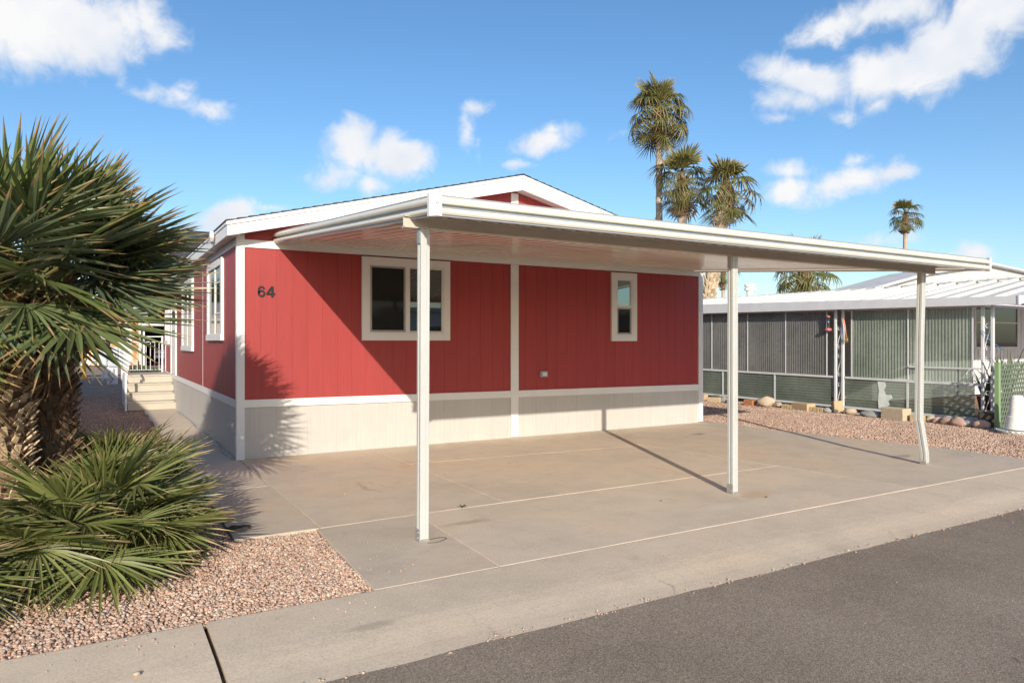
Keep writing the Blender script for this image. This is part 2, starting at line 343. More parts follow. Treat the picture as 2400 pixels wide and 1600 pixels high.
concrete('drive_concrete', (.60, .505, .395), (.64, .505, .37), [(2.9,1.5,.45,.22,.6,(.16,.13,.10)), (.1,-2.1,.7,.35,.45,(.50,.30,.16)), (-2.9,-1.6,.55,.18,.5,(.30,.22,.15)), (3.6,-1.5,.6,.25,.5,(.28,.23,.18)), (-2.2,1.2,1.1,.6,.4,(.55,.36,.22)), (-.6,-2.3,.5,.25,.5,(.62,.56,.49))])
concrete('kerb_concrete', (.68, .565, .435), (.695, .565, .425), [(7.4,-.22,1.1,.13,.75,(.13,.11,.09)), (-.3,-.05,.3,.12,.4,(.3,.25,.2)), (2.1,.3,.6,.2,.4,(.70,.62,.52))])  # first kerb patch is a cast shadow painted into the colour
mat('joint_sand', (.47, .395, .30), .95, .4, 5, .4, 80)
mat('joint_dirt', (.10, .08, .06), .95, .3, 20, .5, 80)

def asphalt():
    nt, b, N, L = nmat('asphalt')
    tc = N('ShaderNodeTexCoord'); P = tc.outputs['Object']
    big = noise_node(N, L, P, .7, 8, .68); v = N('ShaderNodeTexVoronoi'); v.inputs['Scale'].default_value = 210; L(P, v.inputs['Vector'])
    fine = noise_node(N, L, P, 90, 4, .75)
    c = ramp(N, L, big.outputs['Fac'], [(.28, (.27,.215,.165)), (.5, (.335,.27,.21)), (.72, (.385,.315,.25))]).outputs[0]
    hue = N('ShaderNodeSeparateColor'); L(v.outputs['Color'], hue.inputs[0])
    vr = ramp(N, L, hue.outputs[0], [(0, (.45,.45,.45)), (.5, (1,1,1)), (.9, (1.25,1.24,1.22)), (1, (2.0,1.95,1.9))]); c = mixc(N, L, .8, c, vr.outputs[0], 'MULTIPLY')
    fr = ramp(N, L, fine.outputs['Fac'], [(.3, (.6,.6,.6)), (.55, (1,1,1)), (.7, (1.3,1.3,1.3))]); c = mixc(N, L, .7, c, fr.outputs[0], 'MULTIPLY')
    st = noise_node(N, L, P, 3.1, 4, .6, 1); sr = ramp(N, L, st.outputs['Fac'], [(.69, (0,0,0)), (.75, (.65,.65,.65))]); c = mixc(N, L, sr.outputs[0], c, (.10,.065,.045))
    wv = N('ShaderNodeVectorMath'); wv.operation = 'MULTIPLY_ADD'; wn = noise_node(N, L, P, 2.0, 6, .7); L(wn.outputs['Color'], wv.inputs[0]); wv.inputs[1].default_value = (.6,.6,0); L(P, wv.inputs[2])
    ck = N('ShaderNodeTexVoronoi'); ck.feature = 'DISTANCE_TO_EDGE'; ck.inputs['Scale'].default_value = .3; L(wv.outputs[0], ck.inputs['Vector']); ckr = ramp(N, L, ck.outputs['Distance'], [(.0006, (.12,.12,.12)), (.002, (0,0,0))]); c = mixc(N, L, ckr.outputs[0], c, (.07,.06,.05))
    L(c, b.inputs['Base Color']); b.inputs['Roughness'].default_value = .9; b.inputs['Specular IOR Level'].default_value = .2
    bp = N('ShaderNodeBump'); bp.inputs['Strength'].default_value = .9; bp.inputs['Distance'].default_value = .004; L(v.outputs['Distance'], bp.inputs['Height'])
    L(bp.outputs[0], b.inputs['Normal'])
asphalt()

def soil(name, a, c2):
    nt, b, N, L = nmat(name)
    tc = N('ShaderNodeTexCoord'); P = tc.outputs['Object']
    v = N('ShaderNodeTexVoronoi'); v.inputs['Scale'].default_value = 28; L(P, v.inputs['Vector']); n = noise_node(N, L, P, 1.2, 6, .6)
    c = ramp(N, L, n.outputs['Fac'], [(.3, a), (.7, c2)]).outputs[0]; s = N('ShaderNodeSeparateColor'); L(v.outputs['Color'], s.inputs[0])
    r = ramp(N, L, s.outputs[0], [(0, (.5,.5,.5)), (1, (1.35,1.3,1.25))]); c = mixc(N, L, .9, c, r.outputs[0], 'MULTIPLY'); L(c, b.inputs['Base Color'])
    b.inputs['Roughness'].default_value = .95; b.inputs['Specular IOR Level'].default_value = .15
    bp = N('ShaderNodeBump'); bp.inputs['Strength'].default_value = .8; bp.inputs['Distance'].default_value = .015; L(v.outputs['Distance'], bp.inputs['Height']); bp.invert = True; L(bp.outputs[0], b.inputs['Normal'])
soil('gravel_soil', (.32, .20, .145), (.42, .28, .21))

def tinted(name, rough=.85):
    nt, b, N, L = nmat(name)
    a = N('ShaderNodeAttribute'); a.attribute_name = 'tint'; tc = N('ShaderNodeTexCoord'); n = noise_node(N, L, tc.outputs['Object'], 60, 4, .7)
    r = ramp(N, L, n.outputs['Fac'], [(.3, (.75,.75,.75)), (.7, (1.15,1.15,1.15))]); L(mixc(N, L, .8, a.outputs['Color'], r.outputs[0], 'MULTIPLY'), b.inputs['Base Color'])
    b.inputs['Roughness'].default_value = rough; b.inputs['Specular IOR Level'].default_value = .25
tinted('gravel_stone')

def leafmat(name, g1, g2, tip, pet, rough=.38, transl=.25):
    nt, b, N, L = nmat(name)
    a = N('ShaderNodeAttribute'); a.attribute_name = 'tint'; s = N('ShaderNodeSeparateColor'); L(a.outputs['Color'], s.inputs[0])
    oi = N('ShaderNodeObjectInfo'); c = mixc(N, L, oi.outputs['Random'], g1, g2)
    sv = N('ShaderNodeMapRange'); sv.inputs['To Min'].default_value = .65; sv.inputs['To Max'].default_value = 1.35; L(s.outputs[1], sv.inputs['Value'])
    h = N('ShaderNodeHueSaturation'); L(sv.outputs[0], h.inputs['Value']); L(c, h.inputs['Color'])
    ms = N('ShaderNodeMath'); ms.operation = 'MULTIPLY_ADD'; ms.inputs[1].default_value = .22; L(s.outputs[1], ms.inputs[0]); L(s.outputs[0], ms.inputs[2])
    tr = ramp(N, L, ms.outputs[0], [(.92, (0,0,0)), (1.0, (1,1,1))]); c = mixc(N, L, tr.outputs[0], h.outputs[0], tip)
    c = mixc(N, L, s.outputs[2], c, pet)
    L(c, b.inputs['Base Color']); b.inputs['Roughness'].default_value = rough; b.inputs['Specular IOR Level'].default_value = .45
    t = N('ShaderNodeBsdfTranslucent'); L(c, t.inputs[0]); mx = N('ShaderNodeMixShader'); mx.inputs[0].default_value = transl
    L(b.outputs[0], mx.inputs[1]); L(t.outputs[0], mx.inputs[2]); L(mx.outputs[0], nt.nodes['Material Output'].inputs[0])
leafmat('palm_leaf', (.14, .175, .05), (.12, .155, .095), (.42, .29, .14), (.16, .17, .06))
leafmat('shrub_leaf', (.165, .19, .055), (.20, .225, .085), (.45, .34, .18), (.15, .18, .06))
leafmat('yellow_leaf', (.17, .16, .035), (.15, .15, .04), (.45, .27, .08), (.2, .18, .06))
leafmat('dry_leaf', (.42, .30, .19), (.30, .20, .12), (.40, .28, .16), (.25, .17, .1), .8, .15)
leafmat('far_leaf', (.12, .135, .04), (.18, .16, .05), (.40, .28, .14), (.15, .13, .05), .45, .2)

# ------------------------------------------------------------------ the ground, road, kerb, drive
def structure(name, mb, m, parent=None):
    o = mb.build(name, m, parent)
    if parent is None: o['kind'] = 'structure'
    return o
def sheet(pts, z): return MB().add([(x, y, z) for x, y in pts], [tuple(range(len(pts)))])
structure('ground', sheet([(-900,-900),(900,-900),(900,900),(-900,900)], -.06), 'gravel_soil')
def wobble_edge(x0, x1, y, amp, step=.12):
    n = int((x1-x0)/step); return [(x0+(x1-x0)*i/n, y + amp*(mnoise.noise((x0+(x1-x0)*i/n*2.3, 4.1, 0)) + .5*mnoise.noise((x0+(x1-x0)*i/n*9, 1.1, 0)))) for i in range(n+1)]
edge = wobble_edge(-14, 16, -6.395, .022)
structure('road', sheet([(-120,-12.6),(120,-12.6),(120,-6.39)] + edge[::-1] + [(-120,-6.39)], -.031), 'asphalt')
# kerb with its flat gutter, cast in lengths
kerb = thing('kerb', (0, -5.9, 0), None, None); kerb['kind'] = 'structure'
prof = [(-5.458, 0), (-5.475, .003), (-5.95, -.006), (-6.06, -.012), (-6.17, -.022), (-6.25, -.028), (-6.44, -.034), (-6.44, -.2), (-5.463, -.2)]
ks = [-40, -22, -13, -7.2, -4.1, -1.078, 1.90, 4.88, 7.9, 12.5, 20, 40]
for a, b in zip(ks, ks[1:]):
    g0 = .012 if abs(a + 1.078) < .01 else .005
    n = 12; path = []
    for i in range(n+1):
        x = a + g0 + (b - a - g0 - (.012 if abs(b + 1.078) < .01 else .005)) * i / n
        path.append(((x + (.0 if 0 < i < n else .012*mnoise.noise((x,7,0))), 0, 0), (0,1,0), (0,0,1)))
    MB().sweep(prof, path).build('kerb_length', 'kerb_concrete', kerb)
MB().box(-40, 40, -6.42, -5.47, -.25, -.05).build('joint_filler', 'joint_dirt', kerb)
MB().box(.95, 9, -5.475, -5.44, -.2, -.008).build('joint_filler', 'joint_sand', kerb)

def slab(parent, pts, z=0.0, inset=.0032, name='concrete_slab', m='drive_concrete', tilt=0):
    # slab with a small bevel; pts counter-clockwise
    Q = [Vector((x, y)) for x, y in pts]; P = []
    for i, p in enumerate(Q):
        q = Q[(i+1) % len(Q)]; k = max(1, int((q-p).length/.12)); e = (q-p).normalized(); nn = Vector((-e.y, e.x))
        for j in range(k):
            c = p.lerp(q, j/k); w = 0 if j == 0 else .0035*mnoise.noise((c.x*6, c.y*6, 1.7*i)) + .002*mnoise.noise((c.x*21, c.y*21, i)); P.append(c + nn*w)
    n = len(P)
    def ins(d):
        o = []
        for i in range(n):
            e0 = (P[i]-P[i-1]).normalized(); e1 = (P[(i+1)%n]-P[i]).normalized(); n0 = Vector((-e0.y,e0.x)); n1 = Vector((-e1.y,e1.x))
            bb = (n0+n1); o.append(P[i] + bb * (d / max(.3, bb.dot(n0))))
        return o
    a, b = ins(inset), ins(inset + .004)
    v = [(p.x,p.y,z-.1) for p in a] + [(p.x,p.y,z-.003) for p in a] + [(p.x,p.y,z) for p in b]
    f = [tuple(range(n-1,-1,-1)), tuple(range(2*n,3*n))] + [(k*n+i, k*n+(i+1)%n, (k+1)*n+(i+1)%n, (k+1)*n+i) for k in range(2) for i in range(n)]
    return MB().add(v, f).build(name, m, parent)
drive = thing('driveway', (4, -2.7, 0), None, None); drive['kind'] = 'structure'
for p in ([(0,-3.85),(1.755,-3.82),(1.77,.3),(.02,.3)],
          [(1.77,-1.42),(5.36,-1.69),(5.30,.3),(1.77,.3)],
          [(1.755,-3.82),(5.60,-3.84),(5.36,-1.69),(1.77,-1.42)],
          [(5.60,-3.84),(5.77,-5.435),(8.75,-5.435),(8.86,-4.2),(8.50,-1.7),(8.47,.9),(5.30,.3),(5.36,-1.69)],
          [(-.115,-5.45),(.77,-5.45),(.85,-3.83),(-.04,-3.86)],
          [(.77,-5.45),(5.77,-5.435),(5.60,-3.84),(.85,-3.83)]):
    slab(drive, p)
sheet([(-.10,-5.43),(8.7,-5.43),(8.45,.85),(0,.3),(-.03,-3.86)], -.007).build('joint_filler', 'joint_sand', drive)
walk = thing('walkway', (-.33, 2, 0), None, None); walk['kind'] = 'structure'
yy = [-3.85, -1.9, .1, 2.1, 4.1, 5.6, 7.0, 8.6]
for a, b in zip(yy, yy[1:]): slab(walk, [(-.665,a),(-.005,a),(.015,b),(-.63,b)], m='concrete')
sheet([(-.65,-3.84),(-.01,-3.84),(0,8.5),(-.62,8.5)], -.012).build('joint_filler', 'joint_dirt', walk)

# gravel: real stones too many to count
def ico():
    t = (1+5**.5)/2; v = np.array([(-1,t,0),(1,t,0),(-1,-t,0),(1,-t,0),(0,-1,t),(0,1,t),(0,-1,-t),(0,1,-t),(t,0,-1),(t,0,1),(-t,0,-1),(-t,0,1)], float); v /= np.linalg.norm(v[0])
    f = np.array([(0,11,5),(0,5,1),(0,1,7),(0,7,10),(0,10,11),(1,5,9),(5,11,4),(11,10,2),(10,7,6),(7,1,8),(3,9,4),(3,4,2),(3,2,6),(3,6,8),(3,8,9),(4,9,5),(2,4,11),(6,2,10),(8,6,7),(9,8,1)]); return v, f
def octa():
    v = np.array([(1,0,0),(-1,0,0),(0,1,0),(0,-1,0),(0,0,1),(0,0,-1)], float); f = np.array([(0,2,4),(2,1,4),(1,3,4),(3,0,4),(2,0,5),(1,2,5),(3,1,5),(0,3,5)]); return v, f
PAL = np.array([(.70,.47,.35),(.66,.42,.30),(.60,.37,.265),(.68,.53,.42),(.52,.35,.26),(.60,.48,.40),(.72,.55,.43),(.48,.33,.25)])*.86
def gravel(name, label, regions, shape, rmin, rmax, z, seed, dim=1.0):
    rg = np.random.default_rng(seed); pts = []
    for (poly, dens) in regions:
        P = np.array(poly); lo, hi = P.min(0), P.max(0); n = int(dens * np.prod(hi-lo)); q = rg.uniform(lo, hi, (n, 2)); ins = np.zeros(n, bool); j = len(P)-1
        for i in range(len(P)):
            c = ((P[i,1] > q[:,1]) != (P[j,1] > q[:,1])) & (q[:,0] < (P[j,0]-P[i,0])*(q[:,1]-P[i,1])/(P[j,1]-P[i,1]+1e-12)+P[i,0]); ins ^= c; j = i
        pts.append(q[ins])
    q = np.concatenate(pts); n = len(q); bv, bf = shape; k = len(bv)
    jit = bv[None] * rg.uniform(.7, 1.25, (n, k, 1)); sc = rg.uniform(rmin, rmax, (n,1)) * np.stack([rg.uniform(.8,1.3,n), rg.uniform(.7,1.1,n), rg.uniform(.5,.85,n)], 1)
    v = jit * sc[:,None,:]
    ax = rg.uniform(0, 6.283, n); t = rg.normal(0, .45, n)
    y1 = v[...,1]*np.cos(t)[:,None] - v[...,2]*np.sin(t)[:,None]; z1 = v[...,1]*np.sin(t)[:,None] + v[...,2]*np.cos(t)[:,None]
    x2 = v[...,0]*np.cos(ax)[:,None] - y1*np.sin(ax)[:,None]; y2 = v[...,0]*np.sin(ax)[:,None] + y1*np.cos(ax)[:,None]
    zz = z + rg.uniform(-.004, .010, n)*(1 if rmin > .005 else .15) + np.where(q[:,1] < -5.95, -.012*np.clip((-5.95-q[:,1])/.2, 0, 2.6), 0)*(rmin < .005)
    V = np.stack([x2+q[:,:1], y2+q[:,1:], z1+zz[:,None]], -1).reshape(-1, 3)
    Fc = (bf[None] + (np.arange(n)*k)[:,None,None]).reshape(-1, 3)
    ci = rg.integers(0, len(PAL), n); cl = PAL[ci] * rg.uniform(.75, 1.15, (n,1)) * dim
    patch = np.array([mnoise.noise((float(a)*1.7, float(b)*1.7, seed)) for a, b in q]); cl *= (1 + .18*patch)[:,None]
    C4 = np.repeat(np.concatenate([np.clip(cl,0,1), np.ones((n,1))], 1), k, 0)
    me = fastmesh(name, V, Fc, 'gravel_stone', C4); o = bpy.data.objects.new(name, me); COL.objects.link(o)
    return tag(o, label, 'gravel', kind='stuff')
gravel('gravel_bed', 'pink crushed gravel around the fan palms beside the walkway',
       [([(-3.6,-5.50),(-.11,-5.47),(-.05,-3.88),(-.68,-3.87),(-.68,-2.2),(-3.6,-2.2)], 5200), ([(-3.6,-2.2),(-.68,-2.2),(-.67,2.5),(-3.6,2.5)], 1300), ([(-3.6,2.5),(-.67,2.5),(-.65,8),(-1,10),(-1,14),(-4.5,14),(-4.5,2.5)], 380)], ico(), .0065, .0145, -.018, 5)
gravel('loose_grit', 'loose grit strayed onto the kerb edge, walkway and driveway margin',
       [([(-3,-6.43),(12,-6.43),(12,-6.36),(-3,-6.36)], 420), ([(-.1,-5.4),(.35,-5.4),(.3,-3.95),(-.05,-3.95)], 45), ([(-.66,-3.8),(-.45,-3.8),(-.45,1),(-.66,1)], 60), ([(8.2,-5.3),(8.8,-5.3),(8.5,0),(8.2,0)], 60), ([(-3,-5.75),(-.2,-5.75),(-.2,-5.5),(-3,-5.5)], 60), ([(-.5,-5.4),(8,-5.4),(8,-.2),(-.0,-.2)], 1.6), ([(-1,-9),(8,-9),(8,-6.5),(-1,-6.5)], 3)], ico(), .003, .008, .003, 15)
gravel('gravel_strip', 'pink crushed gravel between the driveway and the glazed lean-to',
       [([(8.78,-5.45),(8.9,-4.2),(8.53,-1.7),(8.5,1.2),(12.9,1.2),(12.9,-3.2),(13.5,-3.6),(13.5,-5.45)], 2000), ([(8.4,1.2),(12.9,1.2),(12.9,7),(8.4,7)], 600)], octa(), .010, .020, -.018, 9)
MB().add([(x,y,-.02) for x,y in [(-6,-5.5),(-.1,-5.5),(-.04,-3.86),(-.66,-3.86),(-.62,9),(-.62,20),(-9,20)]], [tuple(range(7))]).build('gravel_ground', 'gravel_soil')['kind'] = 'structure'
MB().add([(x,y,-.02) for x,y in [(8.73,-5.46),(20,-5.46),(20,14),(8.4,14),(8.45,.9),(8.5,-1.7),(8.86,-4.2)]], [tuple(range(7))]).build('gravel_ground', 'gravel_soil')['kind'] = 'structure'

# ------------------------------------------------------------------ the red home
home = thing('mobile_home', (0, 0, 0), 'red manufactured home with white trim, beige skirting and the number 64', 'house')
HW, HL = 8.235, 10.9
def zl(x, a, b): return a + (b - a) * x / 8.2
def fboard(x0, x1, zb0, zb1, zt0, zt1, name, m, y0=-.014, y1=-.001):
    MB().poly([(x0,y0,zb0),(x1,y0,zb1),(x1,y0,zt1),(x0,y0,zt0)], (0, y1-y0, 0)).build(name, m, home)
def rake_z(x): return 3.02 + (min(x, 8.24 - x) + .17) * .2525        # roof top line
MB().poly([(0.02,-.0105,.70),(HW-.02,-.0105,.70),(HW-.02,-.0105,2.95),(4.12,-.0105,3.9),(0.02,-.0105,2.95)], (0,.1,0)).build('front_wall', 'red_paint', home)
MB().box(.02, HW-.02, -.005, .1, 0, .695).build('skirt_wall', 'beige_paint', home)
MB().box(-.0085, .1, .12, HL, .70, 2.95).build('side_wall', 'red_paint', home)
MB().box(HW-.1, HW-.002, .12, HL, 0, 2.95).build('side_wall', 'red_paint', home)
MB().poly([(0.02,HL,0),(HW-.02,HL,0),(HW-.02,HL,2.95),(4.12,HL,3.9),(0.02,HL,2.95)], (0,.1,0)).build('rear_wall', 'red_paint', home)
G = .0016
x = .075
while x < 8.15:
    w = min(.2032, 8.16 - x)
    if x < 4.063 < x + w: pass
    gs = .0035 if int(round((x-.075)/.2032)) % 6 == 0 else G
    fboard(x+gs, x+w-G, zl(x,.766,.718), zl(x+w,.766,.718), 2.735, 2.735, 'siding_board', 'red_paint')
    za, zb = rake_z(x) - .14, rake_z(x+w) - .14
    fboard(x+G, x+w-G, 2.835, 2.835, za, zb, 'siding_board', 'red_paint')
    x += w
x = .075
while x < 8.15:
    w = min(.406, 8.16 - x)
    fboard(x+.0015, x+w-.0015, .004, .004, zl(x,.666,.606), zl(x+w,.666,.606), 'skirt_board', 'beige_paint', -.008)
    x += w
y = .03
while y < HL:
    w = .2032
    if y + w > HL: w = HL - y
    MB().box(-.012, .001, y+G, y+w-G, .77, 2.86).build('siding_board', 'red_paint', home); y += w
y = .03
while y < HL:
    w = .406
    if y + w > HL: w = HL - y
    MB().box(-.007, .001, y+.0015, y+w-.0015, .008, .665).build('skirt_board', 'beige_paint', home); y += w
# trim boards
fb = lambda n, *a: fboard(*a, n, 'white_paint', -.032, -.0145)
MB().box(-.0045, .1, .12, HL, 0, .695).build('skirt_wall', 'beige_paint', home)
fb('belt_trim', .07, 8.17, .668, .607, .766, .718)
fb('top_trim', .07, 8.17, 2.735, 2.74, 2.835, 2.84)
MB().box(4.063, 4.205, -.036, -.0335, .75, 2.733).build('centre_trim', 'white_paint', home)
MB().box(4.066, 4.202, -.034, -.0145, .02, 2.73).build('centre_trim', 'white_paint', home)
MB().box(4.07, 4.20, -.034, -.0145, 2.842, 3.86).build('centre_trim', 'white_paint', home)
MB().box(-.022, .078, -.040, -.0325, .0, 2.90).box(-.022, .078, -.0325, .0, .0, 2.90).build('corner_trim', 'white_paint', home)
MB().box(-.022, -.0125, .0, .045, .0, 2.86).build('corner_trim', 'white_paint', home)
MB().box(HW-.085, HW+.02, -.040, .0, .02, 2.90).build('corner_trim', 'white_paint', home)
MB().box(-.024, -.0125, .046, HL, .668, .768).build('belt_trim', 'white_paint', home)
MB().box(-.024, -.0125, .046, HL, 2.755, 2.855).build('top_trim', 'white_paint', home)
# roof: two planes with overhang, shingle courses stepped
OV = -.30
def roof_plane(s):
    # s=+1 left plane (from x=-.17 up to 4.12), -1 right plane
    mb = MB(); n = 32
    for i in range(n):
        a, b = -.19 + 4.31*i/n, -.19 + 4.31*(i+1)/n + .02
        za, zb = 3.02 + (a+.17)*.2525, 3.02 + (b+.17)*.2525 - .006
        xa, xb = (a, b) if s > 0 else (8.24-a, 8.24-b)
        mb.hexa([(xa,OV-.02,za-.005),(xb,OV-.02,zb-.005),(xb,HL+.3,zb-.005),(xa,HL+.3,za-.005),(xa,OV-.02,za+.012),(xb,OV-.02,zb+.004),(xb,HL+.3,zb+.004),(xa,HL+.3,za+.012)])
    return mb
roof = roof_plane(1).build('roof', 'shingle', home); roof_plane(-1).build('roof', 'shingle', home)
MB().poly([(3.98,OV-.02,4.075),(4.12,OV-.02,4.115),(4.26,OV-.02,4.075),(4.12,OV-.02,4.10)], (0,HL+.6,0)).build('ridge_cap', 'shingle', roof)
def rake(s):
    f = (lambda v: v) if s > 0 else (lambda v: 8.24 - v)
    xa, xb = -.17, 4.117; t = lambda v: 3.005 + (v+.17)*.2525
    b = MB().poly([(f(xa),OV,t(xa)-.175),(f(xb),OV,t(xb)-.225),(f(xb),OV,t(xb)-.05),(f(xa),OV,t(xa)-.045)], (0,.022,0)).build('rake_board', 'white_paint', home)
    MB().poly([(f(xa-.01),OV-.016,t(xa)-.045),(f(xb),OV-.016,t(xb)-.05),(f(xb),OV-.016,t(xb)),(f(xa-.01),OV-.016,t(xa))], (0,.04,0)).build('drip_board', 'white_paint', home)
    MB().poly([(f(xa+.02),OV+.023,t(xa)-.135),(f(xb),OV+.023,t(xb)-.185),(f(xb),0.0,t(xb)-.185),(f(xa+.02),0.0,t(xa)-.135)], (0,0,.02)).build('soffit', 'soffit', home)
rake(1); rake(-1)
for xa, xs in ((-.17, .16), (8.41, -.16)):
    x0, x1 = sorted((xa, xa+.018*(1 if xs > 0 else -1)))
    MB().box(x0, x1, OV+.024, HL+.25, 2.835, 2.985).build('eave_board', 'white_paint', home)
    x0, x1 = sorted((xa+.019*(1 if xs > 0 else -1), xa+xs)); MB().box(x0, x1, OV+.024, HL+.25, 2.862, 2.872).build('soffit', 'soffit', home)
    xg = xa - .012 if xs > 0 else xa + .002
    MB().box(xg, xg+.010, OV+.0, HL+.25, 2.972, 3.006).build('drip_board', 'white_paint', home)
# security lamp on the eave
lm = MB().lathe([(.02,0),(.075,.004),(.085,.03),(.08,.045),(.05,.055)], (0,0,0), 18)
lm.v = [(-.185 - z, .74 + x, 2.945 + y) for x, y, z in lm.v]
l0 = lm.build('eave_lamp', 'white_vinyl', home, True)
MB().box(-.225, -.19, .80, .83, 2.85, 2.90).build('lamp_sensor', 'white_vinyl', l0)
# house number, raised letters
def digits():
    y0, y1 = -.026, -.0145
    def ribbon(path, hw):
        mb = MB(); n = len(path); V = []
        for i, (x_, z_) in enumerate(path):
            d = Vector((path[min(i+1,n-1)][0]-path[max(i-1,0)][0], path[min(i+1,n-1)][1]-path[max(i-1,0)][1])).normalized(); nx, nz = -d.y*hw, d.x*hw
            V += [(x_+nx,y0,z_+nz),(x_-nx,y0,z_-nz),(x_-nx,y1,z_-nz),(x_+nx,y1,z_+nz)]
        F_ = [(0,1,2,3),(4*n-1,4*n-2,4*n-3,4*n-4)]
        for i in range(n-1):
            for k in range(4): F_.append((4*i+k, 4*i+(k+1)%4, 4*i+4+(k+1)%4, 4*i+4+k))
        return mb.add(V, F_)
    def E(cx, cz, rx, rz, a0, a1, n=14): return [(cx+rx*math.cos(R(a0+(a1-a0)*i/n)), cz+rz*math.sin(R(a0+(a1-a0)*i/n))) for i in range(n+1)]
    ribbon(E(.290,2.188,.036,.044,22,180,12) + E(.290,2.146,.036,.035,178,540,24), .0115).build('house_number_digit', 'black_metal', home)
    MB().poly([(.412,y0,2.10),(.442,y0,2.10),(.442,y0,2.243),(.412,y0,2.243)], (0,y1-y0,0)).poly([(.350,y0-.001,2.130),(.460,y0-.001,2.130),(.460,y0-.001,2.156),(.350,y0-.001,2.156)], (0,y1-y0,0)).poly([(.350,y0-.0005,2.156),(.378,y0-.0005,2.150),(.436,y0-.0005,2.243),(.412,y0-.0005,2.243)], (0,y1-y0,0)).build('house_number_digit', 'black_metal', home)
digits()
# outlet box
ob = MB().bbox(4.615, 4.755, -.05, -.014, .945, 1.04, .006).build('outlet_box', 'grey_plastic', home)
MB().bbox(4.645, 4.725, -.062, -.051, .965, 1.022, .004).build('outlet_cover', 'alu_white', ob)
# windows on the front
def fwin(x0, x1, z0, z1, panes, name='window', tr=.092):
    w = MB().box(x0,x1,-.050,-.0145,z1-tr,z1).box(x0,x1,-.050,-.0145,z0,z0+tr).box(x0,x0+tr,-.050,-.0145,z0+tr,z1-tr).box(x1-tr,x1,-.050,-.0145,z0+tr,z1-tr).build(name, 'white_paint', home)
    a, b, c, d = x0+tr, x1-tr, z0+tr, z1-tr; q = .028
    MB().box(a,b,-.044,-.016,d-q,d).box(a,b,-.044,-.016,c,c+q).box(a,a+q,-.044,-.016,c+q,d-q).box(b-q,b,-.044,-.016,c+q,d-q).build('window_frame', 'white_vinyl', w)
    for (px0, px1, pz0, pz1, m, sash, yd) in panes:
        if sash: MB().box(px0,px1,-.040,-.02,pz1-sash,pz1).box(px0,px1,-.040,-.02,pz0,pz0+sash).box(px0,px0+sash,-.040,-.02,pz0+sash,pz1-sash).box(px1-sash,px1,-.040,-.02,pz0+sash,pz1-sash).build('sash', 'white_vinyl' if m != 'screen_glass' else 'grey_plastic', w)
        s = sash or 0
        MB().add([(px0+s,yd,pz0+s),(px1-s,yd,pz0+s),(px1-s,yd,pz1-s),(px0+s,yd,pz1-s)], [(0,1,2,3)]).build('pane', m, w)
    return w
w1 = fwin(1.635, 2.998, 1.535, 2.713, [(1.76,2.285,1.66,2.59,'screen_glass',.022,-.026), (2.345,2.875,1.66,2.59,'window_glass',.012,-.024)])
MB().box(2.288,2.342,-.043,-.016,1.656,2.592).build('mullion', 'white_vinyl', w1)
w2 = fwin(6.073, 6.637, 1.527, 2.712, [(6.195,6.515,2.135,2.592,'low_e_glass',.014,-.024), (6.195,6.515,1.648,2.105,'screen_glass',.026,-.026)])
MB().box(6.194,6.516,-.042,-.018,2.106,2.134).build('meeting_rail', 'white_vinyl', w2)
# windows and door on the side wall
def swin(y0, y1, z0, z1, tr=.10, grid=True):
    X = lambda a, b: (min(-a,-b), max(-a,-b))
    w = MB().box(-.050,-.0125,y0,y1,z1-tr,z1).box(-.050,-.0125,y0,y1,z0,z0+tr).box(-.050,-.0125,y0,y0+tr,z0+tr,z1-tr).box(-.050,-.0125,y1-tr,y1,z0+tr,z1-tr).build('window', 'white_paint', home)
    MB().box(-.062,-.0505,y0-.01,y1+.01,z0+.0,z0+tr*.9).build('sill', 'white_paint', w)
    m = (y0+y1)/2
    MB().box(-.036,-.018,m-.03,m+.03,z0+tr,z1-tr).build('mullion', 'white_vinyl', w)
    if grid: MB().box(-.032,-.0215,y0+tr,m-.03,(z0+z1)/2+.25,(z0+z1)/2+.27).box(-.032,-.0215,y0+tr,m-.03,(z0+z1)/2-.2,(z0+z1)/2-.18).build('muntin', 'white_vinyl', w)
    for a, b in ((y0+tr, m-.03), (m+.03, y1-tr)): MB().add([(-.021,a,z0+tr),(-.021,b,z0+tr),(-.021,b,z1-tr),(-.021,a,z1-tr)], [(3,2,1,0)]).build('pane', 'screen_glass', w)
swin(1.04, 2.52, 1.535, 2.712); swin(4.52, 6.30, 1.34, 2.70)
dr = MB().box(-.046,-.0125,7.62,7.74,.77,2.84).box(-.046,-.0125,8.64,8.76,.77,2.84).box(-.046,-.0125,7.74,8.64,2.73,2.84).build('door_frame', 'white_paint', home)
dl = MB().box(-.030,-.0125,7.75,8.63,.785,2.725).build('door', 'white_paint', dr)
MB().tube([(-.03,7.84,1.75),(-.07,7.84,1.75),(-.07,7.90,1.75)], .015).build('door_handle', 'black_metal', dr)
la = MB().box(-.10,-.05,7.60,7.69,1.93,2.13).build('wall_lantern', 'black_metal', home); MB().lathe([(.05,2.13),(.01,2.19)], (-.075,7.645,0), 8).build('lantern_cap', 'black_metal', la)
swin(9.3, 10.2, 1.45, 2.7, grid=False)
MB().box(-.03,-.0125,10.35,10.5,.77,2.75).build('corner_trim', 'white_paint', home)
MB().box(-.016,-.0125,3.26,3.275,.77,2.75).build('seam_strip', 'white_paint', home)
